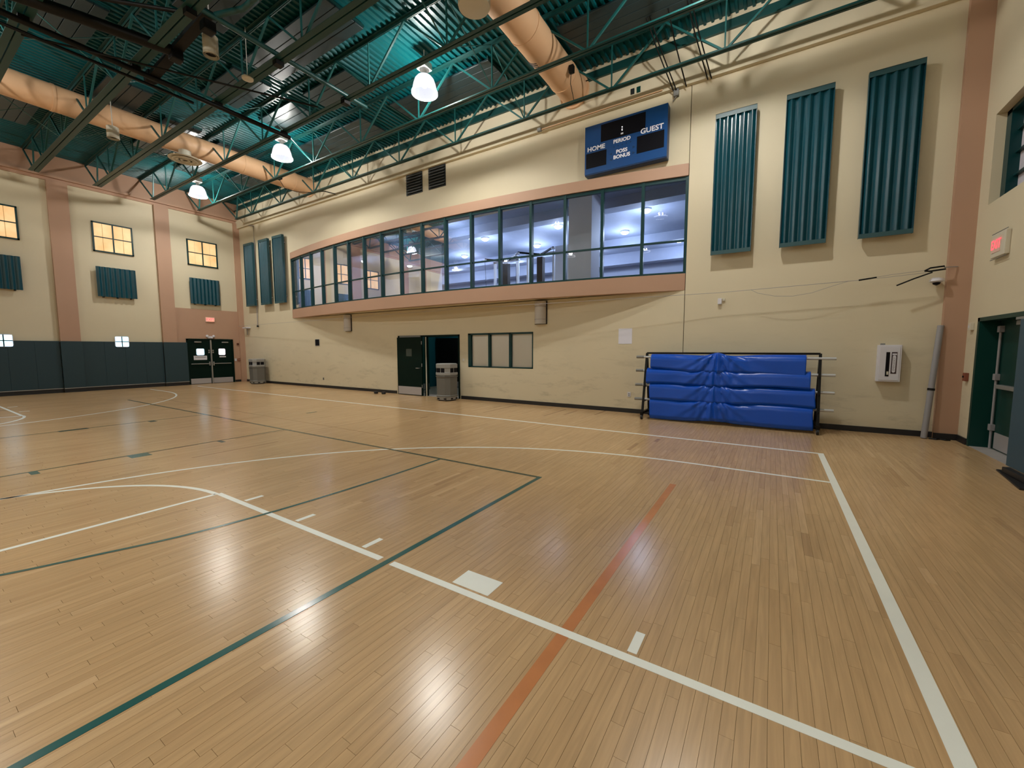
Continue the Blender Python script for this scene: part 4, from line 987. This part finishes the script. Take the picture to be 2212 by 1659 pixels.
for z in (.3, 1.1, 1.85): MB().box(XN - .23, XN - .17, NDY1 - .21, NDY1 - .13, z, z + .10).build('rod_latch', M['greypipe'], lf, bevel=.006)
# second leaf swung into the gym
h = Vector((XN + .0, NDY0 + .08, 0)); e = Vector((XN + .045, 8.20, 0)); d = (e - h).normalized(); nrm = Vector((-d.y, d.x, 0)) * .045
lf = MB().prism([(h.x, h.y), (e.x, e.y), (e.x + nrm.x, e.y + nrm.y), (h.x + nrm.x, h.y + nrm.y)], 2, .02, 1.985).build('door_leaf', M['slate'], t)
lf['label'] = 'slate blue door leaf standing ajar'
MB().box(XN - .02, XN + .04, 7.95, 8.35, 1.985, 2.02).build('closer_arm', M['grey'], lf)
MB().box(XN - .16, XN - .10, 7.7, 8.75, 1.93, 1.99).build('closer_arm', M['grey'], t)
MB().box(XN + .0, XN + .03, 8.19, 8.215, .80, .88).box(XN + .0, XN + .03, 8.19, 8.215, 1.6, 1.63).build('latch', M['steel'], lf)
S('floor_threshold', MB().box(XN - .4, XN, NDY0, NDY1, -.05, .004), M['conc'])
t = thing('floor_mat', 'black rubber door stop mat on the floor at the right edge by the slate door', 'mat', (XN + .25, 7.6, 0))
MB().prism([(XN + .16, 7.86), (XN + .24, 7.86), (XN + .36, 6.9), (XN + .16, 6.9)], 2, .0015, .02).build('mat', M['blackrub'], t)
MB().box(XN + .17, XN + .24, 6.9, 7.72, .02, .09).build('stop_block', M['blackrub'], t, bevel=.01)
S('wall_near_outside', MB().box(XN - 1.3, XN - 1.2, 6, YR, 0, 3), M['cream'])
# black cable heap in the near corner
t = thing('floor_cable', 'short black cable lying along the baseboard behind the leaning post', 'cable', (-2.5, 10.0, 0))
MB().tube([(-2.42, 10.0, .012), (-2.5, 9.96, .012), (-2.56, 10.02, .012), (-2.62, 9.96, .012), (-2.68, 9.98, .012)], .012, 6).build('cable', M['black'], t, smooth=True)

# ------------------------------------------------------------------ mat rack
RX0, RX1 = -.70, 2.42; PY = 9.72
t = thing('mat_rack', 'black wheeled rack with pipes carrying the blue floor covers', 'rack', ((RX0 + RX1) / 2, PY, 0))
for xe in (RX0 - .08, RX1 + .02):
    MB().bar((xe, PY + .0, 1.50), (xe, PY - .30, .14), .045).build('end_post', M['black'], t)
    MB().bar((xe, PY + .0, 1.50), (xe, PY + .30, .14), .045).build('end_post', M['black'], t)
    MB().bar((xe, PY - .38, .15), (xe, PY + .38, .15), .05, .05).build('foot_beam', M['black'], t)
    for zz in (1.10, .77, .44): MB().bar((xe, PY - .08 - (1.5 - zz) * .2, zz - .03), (xe, PY + .2, zz - .03), .03, .03).build('cross_rung', M['black'], t)
    for yy in (-.34, .34):
        w_c = thing  # noqa
        ca = MB().box(xe - .03, xe + .03, PY + yy - .03, PY + yy + .03, .10, .16).build('caster_fork', M['black'], t)
        MB().tube([(xe - .02, PY + yy, .055), (xe + .02, PY + yy, .055)], .054, 16).build('wheel', M['blackrub'], ca, smooth=True)
        MB().tube([(xe - .024, PY + yy, .055), (xe + .024, PY + yy, .055)], .02, 10).build('hub', M['steel'], ca)
MB().bar((RX0 - .08, PY, 1.50), (RX1 + .02, PY, 1.50), .04, .04).build('top_bar', M['black'], t)
MB().bar((RX0, PY + .1, .15), (RX1, PY + .1, .15), .05, .05).build('base_beam', M['black'], t)
PZ = [1.41, 1.10, .77, .44]
for zz, yy in zip(PZ, (0, -.02, -.05, -.08)):
    MB().tube([(RX0 - .32, PY - .03 + yy, zz), (RX1 + .24, PY - .03 + yy, zz)], .026, 12).build('roller_pipe', M['pipe'], t, smooth=True)
    for x0, x1 in ((RX1 + .08, RX1 + .25),): MB().tube([(x0, PY - .03 + yy, zz), (x1, PY - .03 + yy, zz)], .032, 12).build('pipe_grip', M['grey'], t, smooth=True)

def cover(zc, yoff, x0, x1, R, hemL, hemR, amp, seed, label, jag=0.0):
    """a vinyl floor cover wound on its pipe with its free end hanging in front"""
    rnd = random.Random(seed); yp = PY - .03 + yoff
    ph = [rnd.uniform(0, 6.28) for _ in range(8)]
    tt = thing('floor_cover', label, 'floor cover', ((x0 + x1) / 2, yp, zc - .2), 'blue floor covers rolled on the rack')
    xm = 1.0 + rnd.uniform(-.08, .08)
    def wr(x, d):          # folds radiating from a peak at the middle of the roll; d = distance below its top
        dx = x - xm; r_ = math.hypot(dx, d + .02); phi = math.atan2(dx, d + .05)
        f = math.sin(7 * phi + ph[0]) * .6 + math.sin(15 * phi + ph[1]) * .55 + math.sin(29 * phi + ph[2]) * .3
        edge = math.exp(-(dx / .62) ** 2) * (.42 * math.sin(31 * x + ph[7] + 34 * d) * math.sin(11 * x + ph[5]) * math.exp(-(d / .10) ** 2))
        return 1.25 * amp * (f * r_ / (r_ + .10) * math.exp(-(r_ / .60) ** 2) + edge + .10 * math.sin(4 * x + ph[3]))
    def peak(x): return amp * .9 * math.exp(-((x - xm) / .14) ** 2) - amp * .5 * math.exp(-((x - xm + .3) / .35) ** 2) - amp * .35 * math.exp(-((x - xm - .35) / .3) ** 2)
    def roll(u, v):
        x = x0 + (x1 - x0) * u; a_ = 2 * PI * v
        rr_ = R * (1 + .05 * math.sin(3 * a_ + ph[4])) - .004
        e_ = min(u, 1 - u); rr_ *= (1 - .12 * max(0, 1 - e_ / .01))
        return (x, yp - rr_ * math.cos(a_), zc + rr_ * math.sin(a_) + peak(x) * max(0, math.sin(a_)))
    mb = MB().grid(roll, 90, 28, closed_v=True)
    mb.add([roll(0, j / 28) for j in range(28)], [tuple(range(28))]); mb.add([roll(1, j / 28) for j in range(28)], [tuple(range(28))[::-1]])
    mb.build('roll', M['blue'], tt, smooth=True)
    def flap(u, v):
        x = x0 + (x1 - x0) * u; hem = hemL + (hemR - hemL) * u
        # u runs from x0 (right as seen) to x1 (left as seen)
        hem += .02 * math.sin(3.1 * x + ph[5]) * (1 if hemL > .1 else .3) + (amp * .5 * math.exp(-((x - xm) / .35) ** 2) if hemL < .1 else 0)
        if v < .35:
            a_ = PI * .62 * (1 - v / .35); d_ = R * (PI / 2 - a_) if a_ < PI / 2 else 0
            rr_ = R + .014 + max(-.02, wr(x, d_) * .6 * min(1, max(0, 1.6 - a_)))
            return (x, yp - rr_ * math.cos(a_), zc + rr_ * math.sin(a_) + peak(x) * math.sin(a_))
        s_ = (v - .35) / .65; d_ = R * PI / 2 + (zc - hem) * s_
        rr_ = R + .014 + max(-.02, wr(x, R * PI / 2) * .6)
        f_ = wr(x, d_)
        out = (rr_ * (1 - s_) + (R + .03 + f_ * 1.1) * s_)
        tuck = .05 * max(0, (s_ - .72) / .28) ** 1.5       # the hem curls back towards the roll behind
        return (x + .02 * s_ * math.sin(ph[6]), yp - out + tuck - .012 * math.sin(2.2 * x + ph[7]) * s_, zc + (hem - zc) * s_)
    fl = MB().grid(flap, 150, 36)
    f_ = fl.build('hanging_flap', M['blue'], tt, smooth=True)
    so = f_.modifiers.new('thick', 'SOLIDIFY'); so.thickness = .004
    return tt
cover(PZ[0] - .07, 0, RX0 + .14, RX1 - .10, .125, 1.02, 1.14, .060, 3, 'topmost blue vinyl floor cover on the rack, sagging in deep folds')
cover(PZ[1] - .09, -.02, RX0 + .06, RX1 - .02, .14, .82, .80, .045, 8, 'second blue vinyl floor cover from the top of the rack')
cover(PZ[2] - .08, -.05, RX0 - .02, RX1 - .10, .14, .47, .43, .040, 14, 'third blue vinyl floor cover from the top of the rack')
cover(PZ[3] - .08, -.08, RX0 + .0, RX1 - .12, .14, .05, .03, .055, 21, 'lowest blue vinyl floor cover on the rack, hanging to the floor')

# ------------------------------------------------------------------ waste bins
def octo(w2_, d2, c, x, y): return [(x - w2_ + c, y - d2), (x + w2_ - c, y - d2), (x + w2_, y - d2 + c), (x + w2_, y + d2 - c), (x + w2_ - c, y + d2), (x - w2_ + c, y + d2), (x - w2_, y + d2 - c), (x - w2_, y - d2 + c)]
def loft(mb, rings):
    n_ = len(rings[0][0]); vs = []; fs = []
    for poly, z in rings: vs += [(p[0], p[1], z) for p in poly]
    for i in range(len(rings) - 1):
        for k in range(n_): k2 = (k + 1) % n_; fs.append((i * n_ + k, i * n_ + k2, (i + 1) * n_ + k2, (i + 1) * n_ + k))
    fs += [tuple(range(n_))[::-1], tuple((len(rings) - 1) * n_ + k for k in range(n_))]
    return mb.add(vs, fs)
def bin_(x, y, label):
    t = thing('waste_bin', label, 'bin', (x, y, 0), 'grey covered waste bins')
    c = .12
    loft(MB(), [(octo(.27, .27, c, x, y), .03), (octo(.275, .275, c, x, y), .05), (octo(.285, .285, c, x, y), .13)]).build('base', M['bin_rim'], t)
    loft(MB(), [(octo(.29, .29, c, x, y), .13), (octo(.29, .29, c, x, y), .16), (octo(.275, .275, c, x, y), .18), (octo(.285, .285, c, x, y), .74), (octo(.30, .30, c, x, y), .75), (octo(.30, .30, c, x, y), .765)]).build('body', M['bin'], t)
    hd = loft(MB(), [(octo(.27, .27, c, x, y), .765), (octo(.27, .27, c, x, y), .78), (octo(.295, .295, c, x, y), .80), (octo(.295, .295, c, x, y), .87), (octo(.28, .28, c, x, y), .885), (octo(.28, .28, c, x, y), 1.0), (octo(.29, .29, c, x, y), 1.02), (octo(.29, .29, c, x, y), 1.13), (octo(.27, .27, c, x, y), 1.15)]).build('lid', M['bin_rim'], t)
    for (ax, s_) in ((1, -1), (0, 1), (0, -1), (1, 1)):
        q = .283
        if ax == 1:
            for dx in (-.085, .085): MB().box(x + dx - .07, x + dx + .07, y + s_ * q - .004, y + s_ * q + .004, .875, 1.02).build('opening', M['dark'], hd)
        else:
            for dy in (-.085, .085): MB().box(x + s_ * q - .004, x + s_ * q + .004, y + dy - .07, y + dy + .07, .875, 1.02).build('opening', M['dark'], hd)
    for dx, dy in ((-.16, -.28), (.1, -.28), (-.282, -.1), (-.282, .12)):
        if abs(dy) > .27: MB().box(x + dx - .04, x + dx + .05, y + dy - .002, y + dy + .02, .05, .09).build('foot_notch', M['dark'], t)
        else: MB().box(x + dx - .002, x + dx + .02, y + dy - .04, y + dy + .05, .05, .09).build('foot_notch', M['dark'], t)
    MB().box(x - .17, x + .1, y - .288, y - .28, .655, .662).build('body_groove', M['grey'], t)
    loft(MB(), [(octo(.25, .25, c, x, y), 0), (octo(.25, .25, c, x, y), .03)]).build('skid', M['dark'], t)
    return t
b0 = bin_(8.55, 9.72, 'grey octagonal waste bin standing in front of the open doorway')
dup(b0, dx=20.15 - 8.55, dy=9.78 - 9.72, label='grey octagonal waste bin in the far corner of the gym')

# tiny dark pieces on the floor by the doorway
for i, (x, y) in enumerate(((11.98, 9.80), (11.62, 9.84))):
    t = thing('dumbbell_end', 'small black rubber wedge on the floor left of the doorway, %s one' % ('left' if i == 0 else 'right'), 'door wedge', (x, y, 0))
    MB().lathe(x, y, [(.06, .0), (.075, .02), (.07, .07), (.03, .09)], 14).build('rubber_block', M['blackrub'], t, smooth=True)
